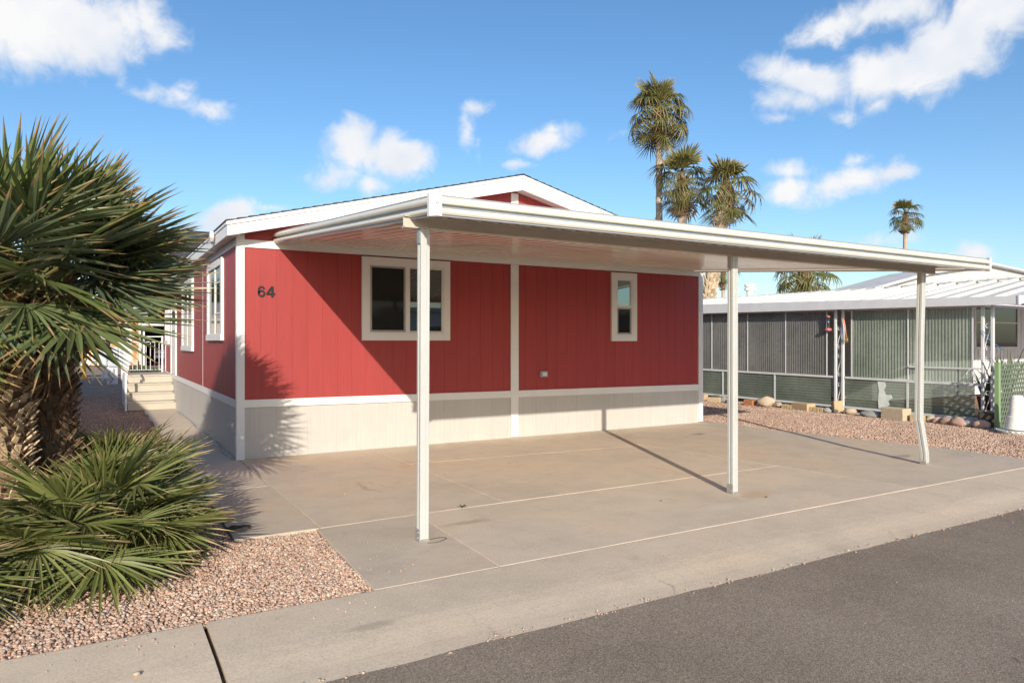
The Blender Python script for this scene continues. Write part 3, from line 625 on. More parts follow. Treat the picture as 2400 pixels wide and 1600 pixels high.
# cross gable over the side door
dm = MB().poly([(-.02,6.45,2.99),(-.02,10.7,2.99),(-.02,8.58,4.02)], (.05,0,0)).build('cross_gable', 'red_paint', home)
for s in (-1, 1):
    y0 = 8.58 + s*2.2
    p = MB(); n = 14
    for i in range(n):
        a, b = i/n, (i+1)/n + .012
        ya, za, yb, zb = y0+(8.58-y0)*a, 3.10+1.02*a, y0+(8.58-y0)*b, 3.10+1.02*b-.006
        q = [(-.22,ya,za),(5.2,ya,za),(5.2,yb,zb),(-.22,yb,zb)]; p.hexa(q + [(x_,y_,z_+(.016 if k < 2 else .006)) for k, (x_,y_,z_) in enumerate(q)])
    p.build('gable_roof', 'shingle', dm)
    MB().poly([(-.235,y0,2.94),(-.235,8.58,3.96),(-.235,8.58,4.11),(-.235,y0,3.09)], (.02,0,0)).build('rake_board', 'white_paint', dm)

# cable lying along the foot of the side wall
pts = [(-.03 - .02*math.sin(i*.9) - .03*(i < 3), .0 + i*.45, .012 + .008*abs(math.sin(i*1.7))) for i in range(17)]
tag(MB().tube(pts, .009).build('cable', 'grey_plastic'), 'grey cable lying along the foot of the side skirting', 'cable')

# steps up to the side door
st = thing('porch_steps', (-.47, 8.8, 0), 'beige wooden steps and landing with white metal railing by the side door', 'steps')
for k in range(4):
    z0 = .188*k; y0 = 7.95 + .27*k
    MB().box(-.955, .0, y0, y0+.02, z0+.005, z0+.155).build('riser', 'tread', st)
    MB().bbox(-.965, -.03, y0-.022, (y0+.30 if k < 3 else 10.35), z0+.156, z0+.188, .006).build('tread' if k < 3 else 'landing', 'tread', st)
MB().poly([(-.985,7.95,0),(-.985,10.35,0),(-.985,10.35,.72),(-.985,8.76,.72),(-.985,7.95,.17)], (.018,0,0)).build('side_panel', 'alu_white', st)
for (x0, y0, z0, z1) in ((-.945,8.78,.75,1.66), (-.945,10.3,.75,1.66), (-.10,10.3,.75,1.66), (-.99,7.97,.0,.95)):
    MB().bbox(x0-.022, x0+.022, y0-.022, y0+.022, z0, z1, .004).build('rail_post', 'iron_white', st)
MB().box(-.965,-.09,10.285,10.315,1.63,1.655).build('top_rail', 'iron_white', st)
MB().box(-.945,-.10,10.29,10.31,1.50,1.52).build('middle_rail', 'iron_white', st); MB().box(-.945,-.10,10.29,10.31,.80,.82).build('bottom_rail', 'iron_white', st)
for i in range(8): MB().box(-.86+i*.098-.007, -.86+i*.098+.007, 10.293, 10.307, .821, 1.499).build('baluster', 'iron_white', st)
MB().poly([(-.965,7.96,.92),(-.925,7.96,.92),(-.925,8.80,1.62),(-.965,8.80,1.62)], (0,0,.045)).build('hand_rail', 'iron_white', st)
MB().poly([(-.965,8.81,1.62),(-.925,8.81,1.62),(-.925,10.27,1.62),(-.965,10.27,1.62)], (0,0,.045)).build('hand_rail', 'iron_white', st)
for i in range(12): MB().box(-.952,-.938,8.9+i*.112,8.914+i*.112,.76,1.618).build('baluster', 'iron_white', st)

# ------------------------------------------------------------------ the carport
cp = thing('carport', (4.2, -4.64, 0), 'cream aluminium carport with three posts, the right post bent, in front of the red wall', 'carport')
CX0, CX1, CYF = .48, 8.02, -5.04
zb = lambda y_: 2.812 + (y_/5.04)*.407            # bottom edge of the fascia
PITCH = .302
prof_pan = [(0,0),(.062,0),(.098,.046),(.104,.046),(.140,0),(.151,0),(.213,0),(.249,.046),(.255,.046),(.291,0),(.302,0)]
x = CX0 + .02; i = 0
while x < CX1 - .05:
    w = min(1, (CX1 - .015 - x) / PITCH)
    pf = [(a*w, b) for a, b in prof_pan]
    MB().sweep(pf + [(a, b+.0035) for a, b in reversed(pf)], [((x+.0008,CYF+.03,zb(CYF)+.032),(1,0,0),(0,0,1)), ((x+.0008,-.036,zb(0)+.026),(1,0,0),(0,0,1))]).build('roof_pan', 'pan_metal', cp)
    x += PITCH
# rolled fascia profile: (outward, up)
FP = [(0,0),(.020,0),(.020,.005),(.012,.008),(.034,.011),(.045,.024),(.047,.034),(.042,.047),(.028,.056),(.004,.060),(.002,.083),(.040,.085),(.046,.097),(.047,.110),(.041,.124),(.028,.133),(.016,.136),(.018,.141),(.018,.147),(0,.147)]
def fascia(p0, p1, out): return MB().sweep(FP, [(p0, out, (0,0,1)), (p1, out, (0,0,1))])
fascia((CX0+.02,CYF,zb(CYF)), (CX1-.02,CYF,zb(CYF)), (0,-1,0)).build('front_fascia', 'cream_metal', cp)
fascia((CX0,CYF+.02,zb(CYF+.02)), (CX0,-.04,zb(-.04)), (-1,0,0)).build('side_fascia', 'cream_metal', cp)
fascia((CX1,CYF+.02,zb(CYF+.02)), (CX1,-.04,zb(-.04)), (1,0,0)).build('side_fascia', 'cream_metal', cp)
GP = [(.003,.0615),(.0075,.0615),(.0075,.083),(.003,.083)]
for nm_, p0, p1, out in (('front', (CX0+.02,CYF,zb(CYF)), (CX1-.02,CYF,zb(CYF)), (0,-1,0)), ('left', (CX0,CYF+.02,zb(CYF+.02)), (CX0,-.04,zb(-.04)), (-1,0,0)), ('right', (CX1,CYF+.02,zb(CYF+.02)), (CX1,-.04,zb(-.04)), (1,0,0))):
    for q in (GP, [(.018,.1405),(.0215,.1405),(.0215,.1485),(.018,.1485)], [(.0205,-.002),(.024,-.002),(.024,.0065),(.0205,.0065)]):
        MB().sweep(q, [(p0, out, (0,0,1)), (p1, out, (0,0,1))]).build('fascia_shade_strip', 'groove_shade', cp)  # added strips carry the shade and sky tone of groove and lips
for cx, s in ((CX0, -1), (CX1, 1)):
    c = MB().poly([(cx-s*.03,CYF-.051,zb(CYF)-.006),(cx+s*.010,CYF-.053,zb(CYF)-.006),(cx+s*.051,CYF-.012,zb(CYF)-.006),(cx+s*.051,CYF+.022,zb(CYF)-.006),(cx-s*.0,CYF+.022,zb(CYF)-.006)], (0,0,.162)).build('corner_cap', 'white_paint' if s < 0 else 'alu_white', cp)
    if s < 0:
        for dx, dy in ((-.012,-.0505), (.0,-.0505)): MB().tube([(cx+dx,CYF-.050,zb(CYF)+.085),(cx+dx,CYF-.056,zb(CYF)+.085)], .004, 6).build('screw', 'black_metal', c)
MB().box(CX0+.01, CX1-.01, -.06, -.037, zb(0)-.0, zb(0)+.11).build('wall_hanger', 'cream_metal', cp)
BT = 2.462
bm = MB(); y0 = -4.64
bm.poly([(.40,y0-.032,2.372),(.40,y0+.032,2.372),(.40,y0+.032,2.380),(.40,y0+.004,2.386),(.40,y0+.004,BT-.012),(.40,y0+.032,BT-.006),(.40,y0+.032,BT),(.40,y0-.032,BT),(.40,y0-.032,BT-.006),(.40,y0-.004,BT-.012),(.40,y0-.004,2.386),(.40,y0-.032,2.380)], (7.20,0,0))
bm.build('front_beam', 'beam_metal', cp)
PP = [(-.045,-.048),(-.012,-.048),(-.010,-.040),(.010,-.040),(.012,-.048),(.045,-.048),(.048,-.045),(.048,-.012),(.040,-.010),(.040,.010),(.048,.012),(.048,.045),(.045,.048),(.012,.048),(.010,.040),(-.010,.040),(-.012,.048),(-.045,.048),(-.048,.045),(-.048,.012),(-.040,.010),(-.040,-.010),(-.048,-.012),(-.048,-.045)]
PP = [(a*.76, b*.76) for a, b in PP]
def post(path, label=None):
    p = MB().sweep(PP, [(q, (1,0,0), (0,1,0)) for q in path]).build('post', 'post_metal', cp)
    if label: p['label'] = label
    (bx, by, bz), (tx, ty, tz) = path[0], path[-1]
    f = MB().bbox(bx-.044, bx-.037, by-.042, by+.04, bz+.002, bz+.095, .002).bbox(bx-.04, bx+.042, by-.048, by-.0375, bz+.002, bz+.02, .002).build('foot_bracket', 'galvanised', p)
    MB().bbox(tx-.044, tx-.037, ty-.03, ty+.03, tz-.11, tz+.002, .002).build('top_bracket', 'galvanised', p)
    for dz in (.03, .07): MB().tube([(bx-.044,by-.015,bz+dz),(bx-.051,by-.015,bz+dz)], .006, 6).build('bolt', 'galvanised', p)
post([(.568,-4.614,0),(.568,-4.636,2.371)]); post([(3.922,-4.642,0),(3.922,-4.642,2.371)])
post([(7.275,-4.69,0),(7.25,-4.70,.14),(7.20,-4.672,.50),(7.192,-4.665,.545),(7.235,-4.65,1.5),(7.285,-4.645,2.371)], 'right hand post kinked near its foot')

# small things on the slab
pts = [(.63 + .10*math.cos(a)*1.2, -4.66 + .05*math.sin(a)*(1+.3*math.sin(3*a)), .006) for a in [i*.35 for i in range(-6, 7)]]
tag(MB().tube(pts, .0028, 5).build('wire_loop', 'wire'), 'thin loop of wire on the slab by the foot of the left carport post', 'wire')
wd = thing('weed', (1.30,-3.83,0), 'tiny green weed sprouting from the slab joint behind the left post', 'weed')
for a, l in ((.2,.055), (2.9,.05), (1.9,.045), (4.4,.03), (5.4,.05)):
    dx, dy = math.cos(a), math.sin(a)
    MB().add([(1.30,-3.83,.002),(1.30+dx*l*.5-dy*.010,-3.83+dy*l*.5+dx*.010,.028),(1.30+dx*l,-3.83+dy*l,.02),(1.30+dx*l*.5+dy*.010,-3.83+dy*l*.5-dx*.010,.026)], [(0,1,2,3)]).build('leaf', 'green_leaf', wd)
def rock_mesh(name, m, seed, flat=.7, n=2, rough=.25):
    import bmesh
    bm = bmesh.new(); bmesh.ops.create_icosphere(bm, subdivisions=n, radius=1)
    for v in bm.verts:
        d = 1 + rough*mnoise.noise(v.co*1.1 + Vector((seed*3.7, seed, 0))) + rough*.4*mnoise.noise(v.co*3 + Vector((seed, 0, 5)))
        v.co = v.co*d; v.co.z *= flat
        if v.co.z < -flat*.6: v.co.z = -flat*.6
    me = bpy.data.meshes.new(name); bm.to_mesh(me); bm.free()
    for p in me.polygons: p.use_smooth = True
    me.materials.append(MT[m]); return me
bk = bpy.data.objects.new('bark_piece', rock_mesh('bark_piece', 'dead_bark', 4, .35, 2, .5)); COL.objects.link(bk)
bk.location = (-.60,-3.60,.028); bk.scale = (.095,.032,.055); bk.rotation_euler = (0,0,R(-14)); tag(bk, 'dark strip of dead palm bark on the front edge of the walkway', 'bark')
for k, (x_, y_, s, l) in enumerate(((.16,-4.45,.014,'small grey pebble on the slab left of the left carport post'), (3.05,-4.55,.012,'small dark pebble on the slab left of the middle post'), (4.05,-4.95,.015,'small dark pebble just in front of the middle post'), (2.9,-8.4,.022,'pale pebble lying on the asphalt in the foreground'), (-1.42,-5.95,.018,'tan pebble lying on the kerb at bottom left'))):
    o = bpy.data.objects.new('pebble', rock_mesh('pebble', ('rock_grey','rock_dark','rock_dark','rock_tan','rock_tan')[k], 10+k, .6, 1, .3)); COL.objects.link(o)
    o.location = (x_, y_, (-.024 if y_ < -6 else .006)); o.scale = (s,s*.8,s); tag(o, l, 'pebble')

# ------------------------------------------------------------------ fan palms
def fan_leaf(name, m, nseg=30, rad=.7, pet=.6, spread=300, fused=.45, droop=.12, bend=25, width=1.0, seed=0, fold=.35, weep=0, petr=.010):
    rg = random.Random(seed); V = []; Fc = []; Cc = []
    # petiole: flattened, slightly arched
    m_ = 5; n = 4
    for i in range(m_+1):
        t = i/m_; r = petr*(1.5 - .7*t); zc = .06*pet*math.sin(t*math.pi)
        for a in range(n): th = 2*math.pi*a/n + .785; V.append((pet*t, r*math.cos(th)*1.3, zc + r*math.sin(th)*.8)); Cc.append((.1, .5, 1, 1))
    for i in range(m_):
        for a in range(n): Fc.append((i*n+a, i*n+(a+1)%n, (i+1)*n+(a+1)%n, (i+1)*n+a))
    cb, sb = math.cos(R(bend)), math.sin(R(bend)); dA = R(spread)/nseg
    ts = (.02, .22, fused, .68, .88, 1.0)
    for k in range(nseg):
        a = -R(spread)/2 + dA*(k+.5) + rg.uniform(-.2,.2)*dA; cr = rg.random()
        ln = rad*(.72 + .28*math.cos(a*.55))*rg.uniform(.9,1.06); lift = rg.uniform(-.03,.05); tw = rg.uniform(-.5,.5); dr = droop*rg.uniform(.6,1.5); we = weep*rg.uniform(.5,1.3)
        b0 = len(V)
        for t in ts:
            w = (ln*min(t,fused)*dA*.52) * (1 if t <= fused else max(0, 1-((t-fused)/(1-fused))**1.35)) * width
            rr = ln*t*(1 - .35*we*max(0,t-fused)); zc = lift*t*ln - dr*ln*t*t - we*ln*max(0,t-fused)**1.5*1.5 + .10*ln*abs(math.sin(a/2))*t
            ca, sa = math.cos(a), math.sin(a)
            for e in (-1, 0, 1):
                x_ = rr*ca - e*w*sa; y_ = rr*sa + e*w*ca; z_ = zc + (fold*w if e else -fold*w) + e*tw*w*(t**2)
                V.append((pet + x_*cb + z_*sb, y_, -x_*sb + z_*cb)); Cc.append((t, cr, 0, 1))
        for i in range(len(ts)-1):
            q = b0+i*3; Fc.append((q,q+1,q+4,q+3)); Fc.append((q+1,q+2,q+5,q+4))
    me = bpy.data.meshes.new(name); me.from_pydata(V, [], Fc); ca_ = me.color_attributes.new('tint','FLOAT_COLOR','POINT'); ca_.data.foreach_set('color', np.array(Cc, np.float32).ravel()); me.update(); me.materials.append(MT[m]); return me
def leaf_matrix(loc, az, el, roll=0, scale=1):
    p = Vector((math.cos(el)*math.cos(az), math.cos(el)*math.sin(az), math.sin(el)))
    up = Vector((0,0,1)); n = up - p*p.dot(up)
    if n.length < .05: n = Vector((-math.cos(az), -math.sin(az), 0))
    n.normalize(); y_ = n.cross(p); m = Matrix((p, y_, n)).transposed().to_4x4()
    return Matrix.Translation(loc) @ m @ Matrix.Rotation(roll, 4, 'X') @ Matrix.Scale(scale, 4)

BIG = [fan_leaf('palm_leaf', 'palm_leaf', 34, .74, .55, 230, .50, .04, 12, .88, s, .4) for s in (1,2,3)] + [fan_leaf('palm_leaf', 'palm_leaf', 32, .68, .50, 215, .48, .14, 25, .88, s, .45) for s in (4,5)]
BIGY = [fan_leaf('palm_leaf_yellow', 'yellow_leaf', 34, .60, .5, 225, .4, .10, 22, .82, 8, .4)]
DRYB = [fan_leaf('palm_leaf_dry', 'dry_leaf', 24, .5, .4, 220, .35, .5, 50, .8, 9, .7)]
boot = MB().add([(0,-.05,0),(0,.05,0),(.05,-.042,.07),(.05,.042,.07),(.085,-.03,.135),(.085,.03,.135),(.02,-.045,.06),(.02,.045,.06),(.075,-.03,.14),(.075,.03,.14)], [(0,1,3,2),(2,3,5,4),(0,6,7,1),(6,8,9,7),(0,2,6),(2,4,8,6),(1,7,3),(3,7,9,5),(4,5,9,8)])
boot_me = boot.build('tmp_boot', 'bark_tan').data; bpy.data.objects.remove(bpy.data.objects['tmp_boot'])
boot_shade = boot_me.copy(); boot_shade.materials.clear(); boot_shade.materials.append(MT['bark_shade'])  # same leaf base with shade painted into its bark
def trunk_path(h, lean, r0, r1, n=10, sides=14, seed=0):
    mb = MB(); pth = []
    for i in range(n+1):
        t = i/n; r = r0 + (r1-r0)*t + .012*mnoise.noise((t*5, seed, 0)); pth.append(((lean[0]*t*t, lean[1]*t*t, h*t), (r,0,0), (0,r,0)))
    return mb.sweep([(math.cos(2*math.pi*k/sides), math.sin(2*math.pi*k/sides)) for k in range(sides)], pth)
def palm(loc, label, h, r, nleaf, leaves, seed, els=(88,-38), booted=True, sc=(.9,1.1), lean=(0,0), skirt=0, azbias=None, yel=.12, extra=(), clear=None, bm=None):
    rg = random.Random(seed)
    t = thing('fan_palm', loc, label, 'palm tree', None)
    tp = trunk_path(h, lean, r*.9, r, seed=seed); tp.v = [tuple(Vector(v)+Vector(loc)) for v in tp.v]
    tr = tp.build('trunk', 'bark_core', t, True)
    if booted:
        rows = int(h/.058)
        for i in range(2, rows):
            z = .058*i
            for k in range(12):
                a = 2*math.pi*(k + (i%2)*.5)/12 + rg.uniform(-.14,.14); f = z/h
                o = inst(bm or boot_me, 'leaf_base', tr, Matrix.Translation((lean[0]*f*f + (r-.015)*math.cos(a), lean[1]*f*f + (r-.015)*math.sin(a), z+rg.uniform(-.015,.015))) @ Matrix.Rotation(a,4,'Z') @ Matrix.Rotation(rg.uniform(-.1,.35),4,'Y') @ Matrix.Rotation(rg.uniform(-.2,.2),4,'X') @ Matrix.Diagonal((rg.uniform(.5,.9),rg.uniform(.32,.6),rg.uniform(.45,.75),1)))
        fm = MB()
        for i in range(1400):
            a = rg.uniform(0,6.283); z = rg.uniform(.1,h); l = rg.uniform(.05,.14); c = Vector((loc[0]+lean[0]*(z/h)**2+(r+.01)*math.cos(a), loc[1]+lean[1]*(z/h)**2+(r+.01)*math.sin(a), z)); d = Vector((math.cos(a+rg.uniform(-.8,.8))*.8, math.sin(a+rg.uniform(-.8,.8))*.8, rg.uniform(-.9,.6))).normalized()*l; s = Vector((-math.sin(a),math.cos(a),0))*.004
            fm.add([c-s, c+s, c+d], [(0,1,2)])
        o = fm.build('trunk_fibre', 'fibre', t); o['kind'] = 'stuff'
    top = Vector((lean[0], lean[1], h))
    cm = MB().lathe([(r*.8,-.25),(r*1.05,-.1),(r*.9,.05),(r*.5,.25),(.02,.5)], Vector(loc)+top, 10); cr = cm.build('crown', 'fibre', t, True)
    for i in range(nleaf):
        f = (i+.5)/nleaf; el = R(els[0] + (els[1]-els[0])*f**.85 + rg.uniform(-7,7)); az = i*2.39996 + rg.uniform(-.25,.25)
        if azbias is not None and rg.random() < azbias[1]: az = azbias[0] + rg.uniform(-1.1,1.1)
        if clear and abs((az - clear[0] + math.pi) % (2*math.pi) - math.pi) < clear[1]: el = max(el, R(clear[2] + rg.uniform(0,14)))
        me = rg.choice(leaves) if rg.random() > yel*(f > .4) else BIGY[0]
        inst(me, 'leaf', cr, leaf_matrix(top + Vector((.5*r*math.cos(az), .5*r*math.sin(az), -.12*f)), az, el, rg.uniform(-.6,.6), rg.uniform(*sc)))
    for az, el in extra: inst(BIG[3], 'leaf', cr, leaf_matrix(top + Vector((.5*r*math.cos(az), .5*r*math.sin(az), -.1)), az, R(el), 0, .9))
    for i in range(skirt):
        az = rg.uniform(0,6.283); inst(DRYB[0], 'dead_leaf', cr, leaf_matrix(top + Vector((r*.7*math.cos(az), r*.7*math.sin(az), rg.uniform(-.3,-.1))), az, R(rg.uniform(-75,-50)), rg.uniform(-.4,.4), rg.uniform(.6,.9)))
    return t
palm((-2.14,-3.55,0), 'fan palm at the left edge with a sunlit tan trunk of old leaf bases', 1.80, .165, 36, BIG, 21, (88,-10), skirt=6, extra=((-2.2,-40),(-1.0,-10),(-.75,2),(-1.25,8),(-1.7,-2)), clear=(.35,1.1,14), sc=(.95,1.15))
palm((-1.86,-3.15,0), 'fan palm behind the left one, dark shaded trunk, crown reaching toward the house', 1.98, .14, 42, BIG, 33, (88,2), skirt=5, azbias=(.1,.3), sc=(.80,.98), clear=(.2,1.7,4), bm=boot_shade)

SHR = [fan_leaf('shrub_leaf', 'shrub_leaf', 32, .52, .42, 280, .48, .05, 22, .84, s, .4, petr=.007) for s in (11,12,13)] + [fan_leaf('shrub_leaf', 'shrub_leaf', 26, .44, .5, 250, .36, .16, 30, .78, s, .5, petr=.007) for s in (14,15)]
def shrub(loc, label, n, seed, azc, azs, elr=(8,80), sc=(.85,1.15)):
    rg = random.Random(seed); t = thing('palm_shrub', loc, label, 'palm shrub', 'palm suckers at the foot of the fan palms')
    cr = MB().lathe([(.07,-.01),(.09,.08),(.05,.2),(.01,.3)], loc, 8).build('stem', 'fibre', t, True)
    for i in range(n):
        az = azc + rg.uniform(-azs, azs); el = R(rg.uniform(*elr))
        inst(rg.choice(SHR), 'leaf', cr, leaf_matrix((rg.uniform(-.12,.12), rg.uniform(-.12,.12), rg.uniform(.02,.12)), az, el, rg.uniform(-.5,.5), rg.uniform(*sc)))
shrub((-1.55,-3.55,0), 'green palm sucker spreading widest over the gravel toward the walkway', 26, 5, -.5, 1.9, sc=(.75,1.05))
shrub((-1.62,-4.12,0), 'green palm sucker in front, its fans hanging over the gravel by the kerb', 28, 6, -1.1, 1.8)
shrub((-2.2,-4.35,0), 'green palm sucker cut off by the left picture edge', 22, 7, -1.3, 1.6, (5,55))
shrub((-1.38,-2.85,0), 'upright shaded palm sucker behind the others, below the dark trunk', 18, 8, 0, 3.1, (45,85), (.8,1.1))

shrub((-2.0,-2.9,0), 'shaded upright palm sucker between the two palm trunks', 18, 18, 0, 3.1, (40,85), (.8,1.1))

# ------------------------------------------------------------------ tall palms far behind
FARL = [fan_leaf('far_leaf', 'far_leaf', 18, .95, .95, 230, .42, .10, 38, .85, s, .3, .9, .024) for s in (31,32,33)]
FARU = [fan_leaf('far_leaf_young', 'far_leaf', 20, 1.0, .7, 190, .62, .02, 8, 1.0, s, .25, .12, .022) for s in (34,35)]
FARH = [fan_leaf('far_leaf_low', 'far_leaf', 16, .95, .8, 170, .35, .05, 10, .8, s, .35, .05, .024) for s in (38,39)]
FARD = [fan_leaf('far_leaf_dead', 'dry_leaf', 14, .85, .7, 150, .3, .35, 55, .8, s, .6, .7, .02) for s in (36,37)]
def far_palm(loc, top, label, r0, r1, nleaf, seed, sc=1.0, nskirt=14, rough=False, drop=120):
    rg = random.Random(seed); h = top[2]; lean = (top[0]-loc[0], top[1]-loc[1])
    t = thing('tall_palm', (loc[0],loc[1],0), label, 'palm tree', 'tall palms behind the homes')
    mb = MB(); pth = []; n = 26
    for i in range(n+1):
        f = i/n; r = (r0 + (r1-r0)*f**.6)*(1 + (.05 if i % 2 else -.03)); pth.append(((loc[0]+lean[0]*f, loc[1]+lean[1]*f, h*f), (r,0,0), (0,r,0)))
    tr = mb.sweep([(math.cos(.6283*k), math.sin(.6283*k)) for k in range(10)], pth).build('trunk', 'palm_trunk', t, True)
    if rough:
        for i in range(int(h/.16)):
            for k in range(7):
                f = i*.16/h; a = 2*math.pi*(k+(i%2)*.5)/7; r = r0+(r1-r0)*f**.6
                inst(boot_me, 'leaf_base', tr, Matrix.Translation((lean[0]*f+(r-.02)*math.cos(a), lean[1]*f+(r-.02)*math.sin(a), i*.16)) @ Matrix.Rotation(a,4,'Z') @ Matrix.Scale(1.6,4))
    T = Vector((lean[0], lean[1], h))
    cr = MB().lathe([(r1*.9,-.9),(r1*1.5,-.5),(r1*1.4,0),(.05,.6)], Vector((loc[0],loc[1],0))+T, 10).build('crown', 'fibre', t, True)
    for i in range(nleaf):
        f = (i+.5)/nleaf; el = R(80 - drop*f + rg.uniform(-10,10)); az = i*2.39996 + rg.uniform(-.35,.35)
        inst(rg.choice(FARU if f < .2 else (FARL if el > R(-22) else FARH)), 'leaf', cr, leaf_matrix(T + Vector((0,0,.25-.9*f)), az, el, rg.uniform(-.3,.3), sc*rg.uniform(.72,1.18)))
    for i in range(nskirt):
        az = rg.uniform(0,6.283); inst(rg.choice(FARD), 'dead_leaf', cr, leaf_matrix(T + Vector((r1*math.cos(az)*.8, r1*math.sin(az)*.8, rg.uniform(-.8,-.2))), az, R(rg.uniform(-82,-45)), rg.uniform(-.5,.5), sc*rg.uniform(.7,1.0)))
far_palm((21.88,16.02,0), (21.88,16.02,12.55), 'tallest fan palm with a bare slender trunk above the carport roof', .19, .15, 46, 41, 1.1, 12, drop=140)
far_palm((21.6,14.0,0), (21.40,14.02,8.75), 'shaggy fan palm just right of the tallest trunk with a tan skirt of dead leaves', .25, .2, 34, 42, .98, 22)
far_palm((20.4,12.2,0), (21.60,11.57,7.95), 'leaning fan palm with rough trunk, rightmost of the three close palms', .3, .25, 34, 43, .95, 8, True)
far_palm((38.6,27.3,0), (38.5,27.3,6.6), 'small distant palm with a thin trunk seen between house corner and middle post', .16, .12, 20, 44, .75, 8)
far_palm((29.64,13.74,0), (29.64,13.74,4.95), 'low broad palm crown rising over the white roof right of the middle post', .3, .26, 30, 45, 1.1, 18)
far_palm((55.6,23.6,0), (55.89,23.74,11.8), 'lone distant palm with slender trunk at right above the carport edge', .21, .17, 24, 46, .95, 18)

# ------------------------------------------------------------------ neighbouring lean-to on the right
nb = thing('lean_to', (12.5, 0, 0), 'white metal lean-to glazed with grey and green ribbed sheets beside the gravel', 'lean-to')
NX = 12.5
et = lambda y_: 2.408 + .0245*(y_-.2); eb = lambda y_: 2.215 + .0125*(y_-.2)
YS, YE = -3.54, 9.0
MB().poly([(12.25,YS,eb(YS)),(12.25,YE,eb(YE)),(12.25,YE,et(YE)),(12.25,YS,et(YS))], (.03,0,0)).build('eave_board', 'alu_white', nb)
MB().poly([(12.285,YS,eb(YS)),(15.2,YS,eb(YS)+.36),(15.2,YS,et(YS)+.42),(12.285,YS,et(YS)-.002)], (0,.03,0)).build('end_board', 'alu_white', nb)
MB().box(12.235, 12.30, YS-.03, YS-.003, eb(YS)-.01, et(YS)+.012).build('corner_cap', 'alu_white', nb)
y = YS + .03
while y < YE - .1:
    w = .42; A = [(0,0),(.36,.012),(.366,.075),(.402,.075),(.408,0),(.42,0)]
    z0 = lambda q: et(q) - .075
    rr = [(Vector((12.285,y,z0(y))), Vector((15.2,y,2.815)))]
    MB().sweep(A + [(a,b+.004) for a,b in reversed(A)], [((12.283,y,z0(y)),(0,1,.0245),(0,0,1)), ((15.2,y,2.80),(0,1,0),(0,0,1))]).build('roof_pan', 'roof_coat', nb); y += w
def tiltrail(y0, y1, za, zb_, h, name, x0=NX-.03, x1=NX+.02):
    MB().hexa([(x0,y0,za),(x1,y0,za),(x1,y1,zb_),(x0,y1,zb_),(x0,y0,za+h),(x1,y0,za+h),(x1,y1,zb_+h),(x0,y1,zb_+h)]).build(name, 'alu_white', nb)
MZ = lambda q: .735 + .0075*q; BZ = lambda q: .080 + .006*q
for a, b in ((-2.84,-.09), (.15,8.9)):
    tiltrail(a, b, MZ(a)-.02, MZ(b)-.02, .045, 'middle_rail'); tiltrail(a, b, BZ(a)-.01, BZ(b)-.01, .045, 'bottom_rail'); tiltrail(a, b, eb(a)-.03, eb(b)-.03, .05, 'top_rail', NX-.02, NX+.02)
def vsheet(y0, y1, z0, z1, m, per=.062):
    n = max(2, int((y1-y0)/per*4)); V = []; Fc = []
    for i in range(n+1):
        q = y0+(y1-y0)*i/n; dx = .007*math.cos(2*math.pi*q/per)
        V += [(NX+dx,q,z0),(NX+dx,q,z1)]
    for i in range(n): Fc.append((2*i,2*i+2,2*i+3,2*i+1))
    return MB().add(V, Fc).build('sheet_panel', m, nb, True)
def hsheet(y0, y1, z0, z1, m, per=.062):
    n = max(2, int((z1-z0)/per*4)); V = []; Fc = []
    for i in range(n+1):
        q = z0+(z1-z0)*i/n; dx = .007*math.cos(2*math.pi*q/per)
        V += [(NX+dx,y0,q),(NX+dx,y1,q)]
    for i in range(n): Fc.append((2*i,2*i+1,2*i+3,2*i+2))
    return MB().add(V, Fc).build('sheet_panel', m, nb, True)
for a, b, m in ((.36,1.43,'sheet_grey'), (1.44,2.55,'sheet_grey'), (2.57,3.74,'sheet_grey'), (3.76,4.9,'sheet_grey'), (4.92,6.1,'sheet_grey'), (6.12,7.3,'sheet_grey'), (-1.47,-.27,'sheet_green'), (-2.68,-1.49,'sheet_green')):
    vsheet(a, b, MZ((a+b)/2)+.027, eb((a+b)/2)-.01, m)
for q in (.345,1.435,2.56,3.75,4.91,-.255,-1.48,-2.69): MB().box(NX-.022, NX-.012, q-.013, q+.013, MZ(q)+.027, eb(q)-.031).build('sheet_joint', 'alu_white', nb)
for a, b in ((.25,1.735),(1.755,3.36),(3.38,5.0),(5.02,8.8),(-1.46,-.10),(-2.72,-1.48)): hsheet(a, b, BZ((a+b)/2)+.037, MZ((a+b)/2)-.022, 'sheet_low')
for q in (1.745,3.37,5.01,-1.47): MB().box(NX-.022, NX-.012, q-.02, q+.02, BZ(q)+.036, MZ(q)-.021).build('sheet_joint', 'alu_white', nb)
MB().box(NX-.05, NX-.013, -2.83, -1.5, 1.0, 1.03).build('shelf_rail', 'alu_white', nb)
